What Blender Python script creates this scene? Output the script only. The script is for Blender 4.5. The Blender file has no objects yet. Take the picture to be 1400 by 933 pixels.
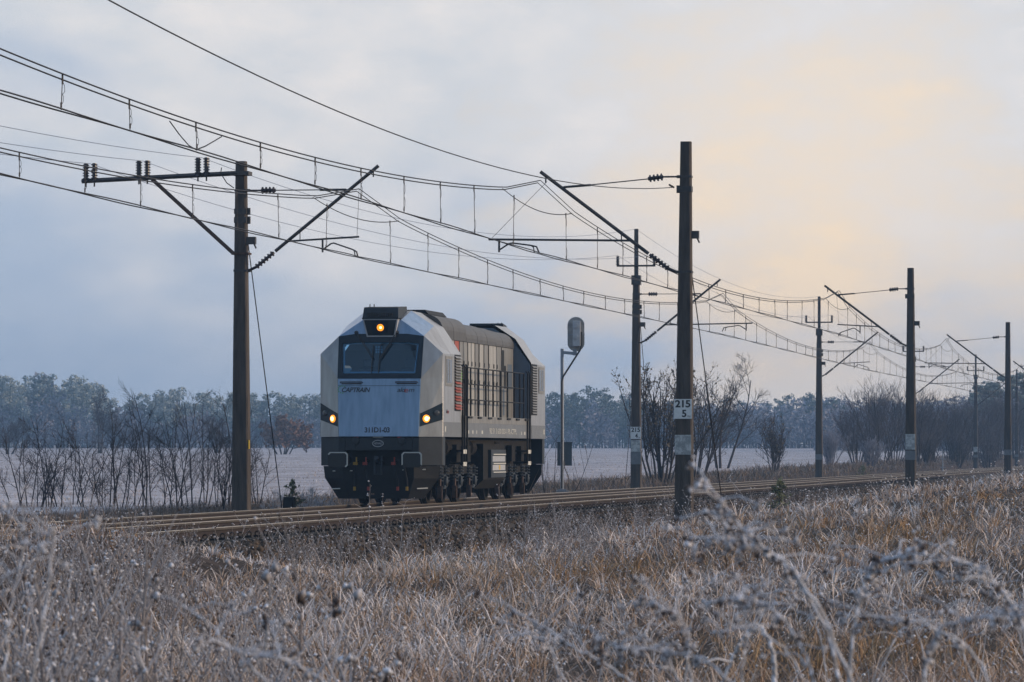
import bpy, bmesh, math, random
import numpy as np
from mathutils import Vector, Matrix

# ------------------------------------------------------------------ camera, sky, sun
SC = bpy.context.scene
COL = SC.collection
F = 6360.0                       # focal length in pixels of a 1400 px wide frame
TH = math.atan(1000.0 / F)       # camera turned left of the track's direction (+Y)
CT, ST = math.cos(TH), math.sin(TH)
HOR = 620.0                      # horizon row
CZ = 1.6                         # eye height

cam_d = bpy.data.cameras.new('camera')
cam = bpy.data.objects.new('camera', cam_d)
COL.objects.link(cam)
cam_d.sensor_width = 36.0
cam_d.lens = F / 1400.0 * 36.0
cam_d.shift_y = (HOR - 466.5) / 1400.0
cam_d.clip_start = 0.5
cam_d.clip_end = 20000.0
cam_d.dof.use_dof = True
cam_d.dof.focus_distance = 112.0
cam_d.dof.aperture_fstop = 16.0
cam.location = (0, 0, CZ)
cam.rotation_euler = (math.pi / 2, 0, TH)
SC.camera = cam

SUN_EL, SUN_AZ = math.radians(9.0), math.radians(82.0)   # azimuth measured from +Y towards +X
wd = bpy.data.worlds.new('World')
SC.world = wd
wd.use_nodes = True
nt = wd.node_tree
nt.nodes.clear()
N = nt.nodes.new
L = nt.links.new


def mathn(tree, op, a=None, b=None, c=None, clamp=False):
    n = tree.nodes.new('ShaderNodeMath')
    n.operation = op
    n.use_clamp = clamp
    for i, v in enumerate((a, b, c)):
        if v is None:
            continue
        if hasattr(v, 'is_linked') or hasattr(v, 'links'):
            tree.links.new(v, n.inputs[i])
        else:
            n.inputs[i].default_value = v
    return n.outputs[0]


def mixc(tree, fac, a, b, mode='MIX'):
    n = tree.nodes.new('ShaderNodeMix')
    n.data_type = 'RGBA'
    n.blend_type = mode
    for i, v in ((0, fac), (6, a), (7, b)):
        if hasattr(v, 'links'):
            tree.links.new(v, n.inputs[i])
        elif isinstance(v, (int, float)):
            n.inputs[i].default_value = v
        else:
            n.inputs[i].default_value = (v[0], v[1], v[2], 1.0)
    return n.outputs[2]


def ramp(tree, fac, stops, interp='LINEAR'):
    n = tree.nodes.new('ShaderNodeValToRGB')
    n.color_ramp.interpolation = interp
    el = n.color_ramp.elements
    while len(el) < len(stops):
        el.new(0.5)
    for e, (p, c) in zip(el, stops):
        e.position = p
        e.color = (c[0], c[1], c[2], 1.0) if not isinstance(c, (int, float)) else (c, c, c, 1.0)
    tree.links.new(fac, n.inputs[0])
    return n.outputs[0]


sky = N('ShaderNodeTexSky')
sky.sky_type = 'NISHITA'
sky.sun_disc = False
sky.sun_elevation = SUN_EL
sky.sun_rotation = SUN_AZ
sky.air_density = 1.6
sky.dust_density = 0.2
sky.ozone_density = 5.0
tc = N('ShaderNodeTexCoord')
sep = N('ShaderNodeSeparateXYZ')
L(tc.outputs['Generated'], sep.inputs[0])
el = sep.outputs[2]
# thin winter cloud: a broken sheet with a warm, thinner place towards the right of the view
mp = N('ShaderNodeMapping')
mp.inputs['Scale'].default_value = (1.0, 1.0, 2.2)
L(tc.outputs['Generated'], mp.inputs[0])


def wnoise(scale, detail, rough, off):
    m = N('ShaderNodeVectorMath')
    m.operation = 'ADD'
    L(mp.outputs[0], m.inputs[0])
    m.inputs[1].default_value = off
    n = N('ShaderNodeTexNoise')
    n.inputs['Scale'].default_value = scale
    n.inputs['Detail'].default_value = detail
    n.inputs['Roughness'].default_value = rough
    L(m.outputs[0], n.inputs['Vector'])
    return n.outputs['Fac']


n_big = wnoise(14.0, 3.0, 0.5, (3.1, 0.4, 1.7))
n_raw = wnoise(34.0, 6.0, 0.6, (0.3, 5.4, 2.2))
n_mid = ramp(nt, n_raw, [(0.30, 0.0), (0.70, 1.0)])
ga = -TH + math.atan((1110 - 700) / F)
ge = math.atan((HOR - 365) / F)
dotn = N('ShaderNodeVectorMath')
dotn.operation = 'DISTANCE'
L(tc.outputs['Generated'], dotn.inputs[0])
dotn.inputs[1].default_value = (math.sin(ga) * math.cos(ge), math.cos(ga) * math.cos(ge), math.sin(ge))
gd = mathn(nt, 'ADD', dotn.outputs['Value'], mathn(nt, 'MULTIPLY', mathn(nt, 'SUBTRACT', n_mid, 0.5), 0.055))
glow = mathn(nt, 'POWER', mathn(nt, 'SUBTRACT', 1.0, mathn(nt, 'DIVIDE', gd, 0.068), clamp=True), 1.0)
# the clouds thin out to blue towards the left of the view and low down
sx = mathn(nt, 'ADD', mathn(nt, 'MULTIPLY', sep.outputs[0], 3.2), 0.95)
lift = mathn(nt, 'MULTIPLY', mathn(nt, 'SUBTRACT', el, 0.045), 12.0)
cover = mathn(nt, 'ADD', mathn(nt, 'ADD', mathn(nt, 'MULTIPLY', sx, 1.0), lift),
              mathn(nt, 'MULTIPLY', mathn(nt, 'SUBTRACT', n_big, 0.5), 2.0))
cover = ramp(nt, cover, [(0.0, 0.0), (0.75, 1.0)], 'EASE')
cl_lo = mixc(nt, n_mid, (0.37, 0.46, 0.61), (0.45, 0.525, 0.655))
cl_hi = mixc(nt, n_mid, (0.60, 0.63, 0.685), (0.80, 0.76, 0.75))
aft = ramp(nt, sep.outputs[1], [(0.25, 0.0), (0.75, 1.0)], 'EASE')
cl = mixc(nt, mathn(nt, 'MULTIPLY', cover, aft), cl_lo, cl_hi)
cl = mixc(nt, glow, cl, (0.98, 0.78, 0.575))
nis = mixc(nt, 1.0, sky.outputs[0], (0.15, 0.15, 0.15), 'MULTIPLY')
# the cloud sheet lies ahead; behind the camera and overhead unseen blue cloud is added as fill light
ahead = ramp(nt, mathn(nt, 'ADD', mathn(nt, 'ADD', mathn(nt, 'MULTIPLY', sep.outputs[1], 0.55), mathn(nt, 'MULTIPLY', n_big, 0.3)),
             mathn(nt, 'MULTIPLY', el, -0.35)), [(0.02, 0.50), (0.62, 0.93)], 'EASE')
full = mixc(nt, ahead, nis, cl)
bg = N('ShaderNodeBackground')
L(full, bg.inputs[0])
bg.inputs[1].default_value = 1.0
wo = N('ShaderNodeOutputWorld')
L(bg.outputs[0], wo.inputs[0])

sun_d = bpy.data.lights.new('sun', 'SUN')
sun_d.energy = 2.5
sun_d.angle = math.radians(4.0)
sun_d.color = (1.0, 0.76, 0.52)
sun = bpy.data.objects.new('sun', sun_d)
COL.objects.link(sun)
sd = Vector((math.sin(SUN_AZ) * math.cos(SUN_EL), math.cos(SUN_AZ) * math.cos(SUN_EL), math.sin(SUN_EL)))
sun.rotation_euler = sd.to_track_quat('Z', 'Y').to_euler()
sun.location = (40, 0, 60)

SC.view_settings.view_transform = 'Standard'
SC.view_settings.look = 'None'
SC.view_settings.exposure = 0.20
SC.view_settings.gamma = 1.0
SC.view_settings.use_curve_mapping = False
SC.cycles.use_denoising = True
SC.cycles.max_bounces = 6
SC.cycles.diffuse_bounces = 2
SC.cycles.glossy_bounces = 3
SC.cycles.transmission_bounces = 4
SC.cycles.transparent_max_bounces = 12
SC.cycles.volume_bounces = 0


# ------------------------------------------------------------------ helpers
def place(px, py, d):
    """world point seen at photo pixel (px, py) at depth d"""
    xc = (px - 700.0) / F * d
    return Vector((xc * CT - d * ST, xc * ST + d * CT, CZ + (HOR - py) / F * d))


def along(px, X):
    """distance along the track of the point on the line X = const in column px"""
    t = (px - 700.0) / F
    return X * (CT + t * ST) / (t * CT - ST)


def tag(o, label=None, cat=None, group=None, kind=None):
    if label:
        o['label'] = label
    if cat:
        o['category'] = cat
    if group:
        o['group'] = group
    if kind:
        o['kind'] = kind
    return o


def empty(name, loc, label, cat, group=None, rz=0.0):
    o = bpy.data.objects.new(name, None)
    o.empty_display_size = 0.2
    COL.objects.link(o)
    o.location = loc
    o.rotation_euler = (0, 0, rz)
    return tag(o, label, cat, group)


def link(name, me, parent=None, loc=None):
    o = bpy.data.objects.new(name, me)
    COL.objects.link(o)
    if parent is not None:
        o.parent = parent
    if loc is not None:
        o.location = loc
    return o


class MB:
    """collects shapes for ONE mesh object"""

    def __init__(self):
        self.v, self.f, self.m, self.T = [], [], [], None

    def add(self, vs, fs, mi=0):
        b = len(self.v)
        for p in vs:
            p = Vector(p)
            self.v.append(tuple(self.T(p)) if self.T else tuple(p))
        for f in fs:
            self.f.append([b + i for i in f])
            self.m.append(mi)
        return self

    def poly(self, vs, mi=0):
        return self.add(vs, [list(range(len(vs)))], mi)

    def box(self, a, b, mi=0):
        x0, y0, z0 = a
        x1, y1, z1 = b
        return self.add([(x0, y0, z0), (x1, y0, z0), (x1, y1, z0), (x0, y1, z0),
                         (x0, y0, z1), (x1, y0, z1), (x1, y1, z1), (x0, y1, z1)],
                        [(0, 3, 2, 1), (4, 5, 6, 7), (0, 1, 5, 4), (1, 2, 6, 5), (2, 3, 7, 6), (3, 0, 4, 7)], mi)

    def cbox(self, c, s, mi=0):
        return self.box([c[i] - s[i] / 2 for i in range(3)], [c[i] + s[i] / 2 for i in range(3)], mi)

    def tube(self, pts, r, n=6, mi=0, cap=True):
        pts = [Vector(p) for p in pts]
        k = len(pts)
        rs = r if isinstance(r, (list, tuple)) else [r] * k
        vs, fs = [], []
        up = None
        for i, p in enumerate(pts):
            d = (pts[min(i + 1, k - 1)] - pts[max(i - 1, 0)])
            if d.length < 1e-9:
                d = Vector((0, 0, 1))
            d.normalize()
            if up is None:
                up = Vector((0, 0, 1)) if abs(d.z) < 0.9 else Vector((1, 0, 0))
            a = d.cross(up)
            if a.length < 1e-6:
                a = d.cross(Vector((1, 0.3, 0)))
            a.normalize()
            b = a.cross(d)
            up = b
            for j in range(n):
                t = 2 * math.pi * j / n
                vs.append(p + a * (math.cos(t) * rs[i]) + b * (math.sin(t) * rs[i]))
        for i in range(k - 1):
            for j in range(n):
                fs.append((i * n + j, i * n + (j + 1) % n, (i + 1) * n + (j + 1) % n, (i + 1) * n + j))
        if cap:
            fs.append(tuple(range(n - 1, -1, -1)))
            fs.append(tuple((k - 1) * n + j for j in range(n)))
        return self.add(vs, fs, mi)

    def lathe(self, base, axis, prof, n=10, mi=0):
        """prof: (distance along axis, radius)"""
        ax = Vector(axis).normalized()
        return self.tube([Vector(base) + ax * t for t, r in prof], [max(r, 1e-4) for t, r in prof], n, mi)

    def ring(self, c, axis, R, r, n=12, m=5, mi=0):
        c, ax = Vector(c), Vector(axis).normalized()
        a = ax.orthogonal().normalized()
        b = ax.cross(a)
        vs, fs = [], []
        for i in range(n):
            t = 2 * math.pi * i / n
            e = a * math.cos(t) + b * math.sin(t)
            for j in range(m):
                u = 2 * math.pi * j / m
                vs.append(c + e * (R + r * math.cos(u)) + ax * (r * math.sin(u)))
        for i in range(n):
            for j in range(m):
                fs.append((i * m + j, i * m + (j + 1) % m, ((i + 1) % n) * m + (j + 1) % m, ((i + 1) % n) * m + j))
        return self.add(vs, fs, mi)

    def prism(self, prof, d0, d1, axis='y', mi=0):
        """prof in the plane across axis; axis 'y': (x,z), axis 'x': (y,z), axis 'z': (x,y)"""
        def P(p, d):
            return {'y': (p[0], d, p[1]), 'x': (d, p[0], p[1]), 'z': (p[0], p[1], d)}[axis]
        n = len(prof)
        vs = [P(p, d0) for p in prof] + [P(p, d1) for p in prof]
        fs = [list(range(n)), list(range(2 * n - 1, n - 1, -1))]
        fs += [(i, n + i, n + (i + 1) % n, (i + 1) % n) for i in range(n)]
        return self.add(vs, fs, mi)

    def mesh(self, name, mats, smooth=False, weld=False):
        me = bpy.data.meshes.new(name)
        me.from_pydata(self.v, [], self.f)
        mats = mats if isinstance(mats, (list, tuple)) else [mats]
        for m in mats:
            me.materials.append(m)
        if len(mats) > 1:
            me.polygons.foreach_set('material_index', self.m)
        bm = bmesh.new()
        bm.from_mesh(me)
        if weld:
            bmesh.ops.remove_doubles(bm, verts=bm.verts, dist=0.0005)
        bmesh.ops.recalc_face_normals(bm, faces=bm.faces)
        bm.to_mesh(me)
        bm.free()
        if smooth:
            me.polygons.foreach_set('use_smooth', [True] * len(me.polygons))
        me.update()
        return me

    def build(self, name, mats, parent=None, smooth=False, bevel=0.0, weld=False, loc=None):
        o = link(name, self.mesh(name, mats, smooth, weld or bevel > 0), parent, loc)
        if bevel > 0:
            b = o.modifiers.new('bevel', 'BEVEL')
            b.width = bevel
            b.segments = 2
            b.limit_method = 'ANGLE'
            b.angle_limit = math.radians(20)
        return o


def raw_mesh(name, verts, quads, tris, mats, attr=None):
    """fast mesh from numpy arrays; attr: {name: per-vertex float array}"""
    me = bpy.data.meshes.new(name)
    nv = len(verts)
    me.vertices.add(nv)
    me.vertices.foreach_set('co', np.asarray(verts, dtype=np.float32).ravel())
    loops, starts, tot = [], [], 0
    if quads is not None and len(quads):
        q = np.asarray(quads, dtype=np.int32)
        loops.append(q.ravel())
        starts.append(np.arange(len(q)) * 4)
        tot = len(q) * 4
    if tris is not None and len(tris):
        t = np.asarray(tris, dtype=np.int32)
        loops.append(t.ravel())
        starts.append(tot + np.arange(len(t)) * 3)
    lo = np.concatenate(loops).astype(np.int32)
    stt = np.concatenate(starts).astype(np.int32)
    me.loops.add(len(lo))
    me.loops.foreach_set('vertex_index', lo)
    me.polygons.add(len(stt))
    me.polygons.foreach_set('loop_start', stt)
    for k, a in (attr or {}).items():
        at = me.attributes.new(k, 'FLOAT', 'POINT')
        at.data.foreach_set('value', np.asarray(a, dtype=np.float32))
    for m in (mats if isinstance(mats, (list, tuple)) else [mats]):
        me.materials.append(m)
    me.update(calc_edges=True)
    me.validate()
    return me


_h = np.random.RandomState(7).rand(256, 256)


def vnoise(x, y):
    x = np.asarray(x, dtype=float)
    y = np.asarray(y, dtype=float)
    xi, yi = np.floor(x).astype(int), np.floor(y).astype(int)
    fx, fy = x - xi, y - yi
    fx, fy = fx * fx * (3 - 2 * fx), fy * fy * (3 - 2 * fy)
    a, b = _h[xi % 256, yi % 256], _h[(xi + 1) % 256, yi % 256]
    c, d = _h[xi % 256, (yi + 1) % 256], _h[(xi + 1) % 256, (yi + 1) % 256]
    return (a * (1 - fx) + b * fx) * (1 - fy) + (c * (1 - fx) + d * fx) * fy


def sst(a, b, x):
    t = np.clip((np.asarray(x, dtype=float) - a) / (b - a), 0, 1)
    return t * t * (3 - 2 * t)


# ------------------------------------------------------------------ materials
MATS = {}


def mat(name, col, rough=0.6, metal=0.0, col2=None, scale=6.0, bump=0.0, bscale=None, detail=5.0, stretch=None,
        contrast=(0.35, 0.65), spec=0.5):
    m = bpy.data.materials.new(name)
    m.use_nodes = True
    t = m.node_tree
    p = t.nodes['Principled BSDF']
    p.inputs['Roughness'].default_value = rough
    p.inputs['Metallic'].default_value = metal
    p.inputs['Specular IOR Level'].default_value = spec
    p.inputs['Base Color'].default_value = (*col, 1)
    if col2 is not None or bump:
        c = t.nodes.new('ShaderNodeTexCoord')
        mpn = t.nodes.new('ShaderNodeMapping')
        t.links.new(c.outputs['Object'], mpn.inputs[0])
        if stretch:
            mpn.inputs['Scale'].default_value = stretch
        nz = t.nodes.new('ShaderNodeTexNoise')
        nz.inputs['Scale'].default_value = scale
        nz.inputs['Detail'].default_value = detail
        nz.inputs['Roughness'].default_value = 0.6
        t.links.new(mpn.outputs[0], nz.inputs['Vector'])
        if col2 is not None:
            f = ramp(t, nz.outputs['Fac'], [(contrast[0], 0.0), (contrast[1], 1.0)])
            t.links.new(mixc(t, f, col, col2), p.inputs['Base Color'])
        if bump:
            nb = nz
            if bscale:
                nb = t.nodes.new('ShaderNodeTexNoise')
                nb.inputs['Scale'].default_value = bscale
                nb.inputs['Detail'].default_value = 4
                t.links.new(mpn.outputs[0], nb.inputs['Vector'])
            bn = t.nodes.new('ShaderNodeBump')
            bn.inputs['Strength'].default_value = min(1.0, bump)
            bn.inputs['Distance'].default_value = 0.02
            t.links.new(nb.outputs['Fac'], bn.inputs['Height'])
            t.links.new(bn.outputs[0], p.inputs['Normal'])
    MATS[name] = m
    return m


def frost_mat(name, base, base2, frost, scale=0.5, rough=0.8, attr=True):
    """plant material: attribute 'frost' (0 stalk .. 1 rimed) and 'hue' (0..1)"""
    m = bpy.data.materials.new(name)
    m.use_nodes = True
    t = m.node_tree
    p = t.nodes['Principled BSDF']
    p.inputs['Roughness'].default_value = rough
    p.inputs['Specular IOR Level'].default_value = 0.25
    a = t.nodes.new('ShaderNodeAttribute')
    a.attribute_name = 'frost'
    h = t.nodes.new('ShaderNodeAttribute')
    h.attribute_name = 'hue'
    c = mixc(t, h.outputs['Fac'], base, base2)
    t.links.new(mixc(t, a.outputs['Fac'], c, frost), p.inputs['Base Color'])
    MATS[name] = m
    return m


def emis(name, col, s):
    m = bpy.data.materials.new(name)
    m.use_nodes = True
    p = m.node_tree.nodes['Principled BSDF']
    p.inputs['Base Color'].default_value = (*col, 1)
    p.inputs['Emission Color'].default_value = (*col, 1)
    p.inputs['Emission Strength'].default_value = s
    p.inputs['Roughness'].default_value = 0.2
    MATS[name] = m
    return m


def glass_mat(name, tint, rough=0.03, reflect=0.12):
    m = bpy.data.materials.new(name)
    m.use_nodes = True
    t = m.node_tree
    t.nodes.clear()
    tr = t.nodes.new('ShaderNodeBsdfTransparent')
    tr.inputs[0].default_value = (*tint, 1)
    gl = t.nodes.new('ShaderNodeBsdfGlossy')
    gl.inputs['Roughness'].default_value = rough
    gl.inputs['Color'].default_value = (0.55, 0.80, 1.0, 1)
    fr = t.nodes.new('ShaderNodeFresnel')
    fr.inputs[0].default_value = 1.5
    mx = t.nodes.new('ShaderNodeMixShader')
    t.links.new(mathn(t, 'ADD', fr.outputs[0], reflect, clamp=True), mx.inputs[0])
    t.links.new(tr.outputs[0], mx.inputs[1])
    t.links.new(gl.outputs[0], mx.inputs[2])
    o = t.nodes.new('ShaderNodeOutputMaterial')
    t.links.new(mx.outputs[0], o.inputs[0])
    MATS[name] = m
    return m


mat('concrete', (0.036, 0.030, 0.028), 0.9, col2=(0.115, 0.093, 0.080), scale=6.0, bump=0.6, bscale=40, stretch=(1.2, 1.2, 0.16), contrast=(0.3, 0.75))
mat('concrete_patch', (0.30, 0.32, 0.34), 0.9, col2=(0.55, 0.57, 0.58), scale=9, contrast=(0.4, 0.55))
mat('concrete_band', (0.15, 0.16, 0.18), 0.9, col2=(0.21, 0.22, 0.24), scale=6)
mat('galv', (0.055, 0.055, 0.062), 0.55, 0.6, col2=(0.10, 0.09, 0.085), scale=8)
mat('rust_steel', (0.07, 0.045, 0.036), 0.8, 0.2, col2=(0.12, 0.07, 0.05), scale=7)
mat('wire', (0.035, 0.033, 0.036), 0.55, 0.6)
mat('feeder', (0.16, 0.20, 0.30), 0.5, 0.5)
mat('ceramic', (0.04, 0.028, 0.03), 0.25)
mat('sign_white', (0.78, 0.80, 0.82), 0.5, col2=(0.68, 0.70, 0.72), scale=10)
mat('black_paint', (0.015, 0.015, 0.017), 0.5)
mat('worn_print', (0.24, 0.25, 0.27), 0.9, col2=(0.45, 0.46, 0.47), scale=30)
mat('yellow_paint', (0.65, 0.42, 0.02), 0.5)
mat('red_paint', (0.50, 0.045, 0.03), 0.5, col2=(0.42, 0.05, 0.04), scale=6)
mat('grey_paint', (0.46, 0.48, 0.52), 0.5, 0.1, col2=(0.38, 0.39, 0.42), scale=5)
mat('post_paint', (0.26, 0.30, 0.37), 0.5, 0.2, col2=(0.20, 0.22, 0.26), scale=4, stretch=(1, 1, 0.3))
mat('dark_cabinet', (0.045, 0.06, 0.075), 0.6, col2=(0.06, 0.075, 0.09), scale=5)
mat('rail_rust', (0.012, 0.007, 0.007), 0.9, 0.0, col2=(0.026, 0.014, 0.013), scale=14, stretch=(1, 0.15, 1), bump=0.3)
mat('rail_steel', (0.40, 0.345, 0.27), 0.45, 0.4, col2=(0.27, 0.215, 0.16), scale=9, stretch=(1, 0.1, 1))
mat('rail_head', (0.030, 0.022, 0.018), 0.75, 0.0, col2=(0.056, 0.043, 0.032), scale=10, stretch=(1, 0.1, 1))
mat('rail_foot', (0.026, 0.019, 0.016), 0.85, 0.0, col2=(0.044, 0.033, 0.026), scale=10, stretch=(1, 0.1, 1))
mat('rail_clip', (0.02, 0.018, 0.018), 0.6, 0.4)
mat('sleeper', (0.055, 0.045, 0.038), 0.95, col2=(0.095, 0.08, 0.07), scale=9, bump=0.4)
mat('ballast', (0.030, 0.022, 0.018), 0.95, col2=(0.060, 0.044, 0.034), scale=18, bump=1.0)
mat('stone', (0.022, 0.016, 0.013), 0.95, col2=(0.105, 0.074, 0.052), scale=9, contrast=(0.35, 0.65))

# locomotive paints
mat('loco_silver', (0.42, 0.43, 0.45), 0.32, 0.45, col2=(0.235, 0.235, 0.24), scale=4.0, stretch=(1, 1, 0.25), contrast=(0.3, 0.8), bump=0.05, bscale=3)
mat('loco_front', (0.285, 0.42, 0.62), 0.30, 0.25, col2=(0.175, 0.28, 0.44), scale=5.0, bump=0.05, bscale=4, stretch=(1.6, 1, 0.22), contrast=(0.3, 0.75))
mat('loco_cream', (0.30, 0.295, 0.285), 0.45, 0.25, col2=(0.145, 0.142, 0.138), scale=7.0, stretch=(1, 1, 0.14), contrast=(0.32, 0.72))
mat('loco_white', (0.44, 0.44, 0.435), 0.5, 0.0, col2=(0.22, 0.215, 0.205), scale=8.0, stretch=(1, 1, 0.14), contrast=(0.32, 0.75))
mat('loco_band', (0.17, 0.185, 0.205), 0.45, 0.1, col2=(0.14, 0.15, 0.165), scale=3)
mat('loco_roof', (0.11, 0.106, 0.104), 0.5, 0.2, col2=(0.045, 0.043, 0.042), scale=5, stretch=(0.3, 2, 0.3), contrast=(0.3, 0.75))
mat('loco_inner', (0.085, 0.12, 0.17), 0.5, col2=(0.11, 0.14, 0.185), scale=3)
mat('loco_skirt', (0.026, 0.033, 0.042), 0.5, 0.0, col2=(0.020, 0.025, 0.032), scale=4, spec=0.3)
mat('loco_black', (0.009, 0.010, 0.013), 0.6, col2=(0.015, 0.016, 0.018), scale=6, spec=0.2)
mat('loco_under', (0.010, 0.0095, 0.0095), 0.85, col2=(0.022, 0.020, 0.019), scale=8, spec=0.2)
mat('surround', (0.008, 0.020, 0.034), 0.3, spec=0.3)
mat('cab_inside', (0.05, 0.10, 0.14), 0.8)
mat('cab_frame', (0.45, 0.66, 0.76), 0.6)
mat('pale_box', (0.36, 0.38, 0.42), 0.5)
mat('light_mark', (0.55, 0.55, 0.52), 0.6)
mat('graf_red', (0.42, 0.085, 0.055), 0.6, col2=(0.26, 0.07, 0.05), scale=9)
mat('tap_red', (0.26, 0.03, 0.02), 0.6)
mat('tap_yellow', (0.34, 0.19, 0.015), 0.6)
mat('graf_green', (0.20, 0.42, 0.07), 0.6)
mat('logo_green', (0.10, 0.35, 0.12), 0.5)
mat('print_dark', (0.03, 0.035, 0.05), 0.5)
glass_mat('wind_glass', (0.26, 0.52, 0.72), reflect=0.05)
glass_mat('side_glass', (0.45, 0.50, 0.52), reflect=0.25)
emis('lamp_orange', (1.0, 0.30, 0.02), 1.3)
emis('lamp_core', (1.0, 0.72, 0.28), 4.0)
mat('lens_dark', (0.05, 0.055, 0.065), 0.15)

frost_mat('grass', (0.19, 0.085, 0.030), (0.44, 0.28, 0.13), (0.97, 0.93, 0.97))
frost_mat('brown_grass', (0.10, 0.058, 0.030), (0.19, 0.135, 0.08), (0.44, 0.41, 0.44))
frost_mat('weed', (0.040, 0.030, 0.030), (0.10, 0.066, 0.052), (0.88, 0.88, 0.96))
frost_mat('bark', (0.024, 0.021, 0.024), (0.042, 0.036, 0.036), (0.22, 0.21, 0.25))
frost_mat('leafy', (0.075, 0.060, 0.028), (0.16, 0.105, 0.035), (0.26, 0.25, 0.24))
frost_mat('pine', (0.048, 0.082, 0.086), (0.085, 0.125, 0.105), (0.46, 0.49, 0.46))
frost_mat('green_pine', (0.055, 0.085, 0.025), (0.15, 0.16, 0.045), (0.40, 0.42, 0.36))
frost_mat('frost_twig', (0.12, 0.12, 0.15), (0.10, 0.09, 0.11), (0.40, 0.41, 0.50))
frost_mat('oak', (0.15, 0.068, 0.036), (0.21, 0.11, 0.06), (0.3, 0.24, 0.22))

# ------------------------------------------------------------------ the land
XF, XN = -20.1, -16.1            # centre lines of the far and the near track
ZF, ZN = CZ - 1.21, CZ - 1.12    # rail tops


def gz(X, S):
    X = np.asarray(X, dtype=float)
    S = np.asarray(S, dtype=float)
    near = -1.48 + 0.80 * sst(40, 125, S) * sst(-12.5, -4.5, X) * (1 - 0.75 * sst(230, 420, S))
    near = near - 0.24 * sst(-9.5, -13.0, X)
    near = near + 0.10 * (vnoise(X * 0.45 + 9, S * 0.22) - 0.5) + 0.05 * (vnoise(X * 1.7, S * 1.1 + 40) - 0.5)
    near = near + 0.92 * np.exp(-((X + 12.35) / 1.0) ** 2 - ((S - 47.0) / 9.0) ** 2)
    far = -1.46 + 0.003125 * np.clip(S - 120, 0, 1400) + 0.07 * (vnoise(X * 0.25, S * 0.2 + 7) - 0.5)
    far = far - 0.28 * sst(-26.5, -23.5, X)
    t = sst(-22.0, -16.0, X)
    z = far * (1 - t) + near * t
    inbed = sst(-24.2, -23.4, X) * (1 - sst(-13.7, -13.1, X))
    z = z * (1 - inbed) + np.minimum(z, -1.85) * inbed
    return z + CZ


def gzs(X, S):
    return float(gz(X, S))


xs = np.concatenate([-np.geomspace(4000, 60, 22), np.arange(-55, -28, 3.0), np.arange(-27, -12, 0.6), np.arange(-12, 14, 0.9),
                     np.geomspace(15, 4000, 18)])
ss = np.concatenate([-np.geomspace(3000, 20, 12), np.arange(-10, 14, 6.0), np.arange(16, 220, 1.1), np.arange(222, 460, 6.0),
                     np.geomspace(470, 9000, 34)])
GX, GS = np.meshgrid(xs, ss)
GZ = gz(GX, GS)
nx, ny = len(xs), len(ss)
gi = np.arange(nx * ny).reshape(ny, nx)
gq = np.stack([gi[:-1, :-1], gi[:-1, 1:], gi[1:, 1:], gi[1:, :-1]], -1).reshape(-1, 4)

gm = bpy.data.materials.new('frosted_land')
gm.use_nodes = True
t = gm.node_tree
pb = t.nodes['Principled BSDF']
pb.inputs['Roughness'].default_value = 0.95
pb.inputs['Specular IOR Level'].default_value = 0.15
oc = t.nodes.new('ShaderNodeTexCoord')
sp = t.nodes.new('ShaderNodeSeparateXYZ')
t.links.new(oc.outputs['Object'], sp.inputs[0])


def tnoise(scale, detail=5.0, rough=0.65, sc=(1, 1, 1)):
    mpn = t.nodes.new('ShaderNodeMapping')
    mpn.inputs['Scale'].default_value = sc
    t.links.new(oc.outputs['Object'], mpn.inputs[0])
    n = t.nodes.new('ShaderNodeTexNoise')
    n.inputs['Scale'].default_value = scale
    n.inputs['Detail'].default_value = detail
    n.inputs['Roughness'].default_value = rough
    t.links.new(mpn.outputs[0], n.inputs['Vector'])
    return n.outputs['Fac']


fine, wide, clod = tnoise(3.5, 8.0), tnoise(0.035, 4.0, 0.6, (1, 0.35, 1)), tnoise(0.35, 6.0, 0.7, (1.0, 0.5, 1))
f_fld = ramp(t, mathn(t, 'ADD', mathn(t, 'MULTIPLY', clod, 0.55), mathn(t, 'MULTIPLY', fine, 0.45)), [(0.38, 0.0), (0.62, 1.0)])
fld = mixc(t, f_fld, (0.25, 0.205, 0.20), (0.84, 0.80, 0.84))
fld = mixc(t, mathn(t, 'MULTIPLY', ramp(t, wide, [(0.40, 0.0), (0.62, 1.0)]), 0.40), fld, (0.40, 0.335, 0.335))
nr = mixc(t, ramp(t, fine, [(0.4, 0.0), (0.62, 1.0)]), (0.026, 0.018, 0.014), (0.080, 0.060, 0.052))
isf = ramp(t, mathn(t, 'ADD', mathn(t, 'MULTIPLY', mathn(t, 'ADD', sp.outputs[0], 27.5), -0.3), mathn(t, 'SUBTRACT', clod, 0.5)),
           [(0.0, 0.0), (0.9, 1.0)])
t.links.new(mixc(t, isf, nr, fld), pb.inputs['Base Color'])
bn = t.nodes.new('ShaderNodeBump')
bn.inputs['Strength'].default_value = 0.9
bn.inputs['Distance'].default_value = 0.10
t.links.new(mathn(t, 'ADD', mathn(t, 'MULTIPLY', clod, 1.0), mathn(t, 'MULTIPLY', fine, 0.35)), bn.inputs['Height'])
t.links.new(bn.outputs[0], pb.inputs['Normal'])
ground = link('ground', raw_mesh('ground', np.stack([GX.ravel(), GS.ravel(), GZ.ravel()], -1), gq, None, gm))
ground.data.polygons.foreach_set('use_smooth', [True] * len(ground.data.polygons))
tag(ground, kind='structure')

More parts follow.
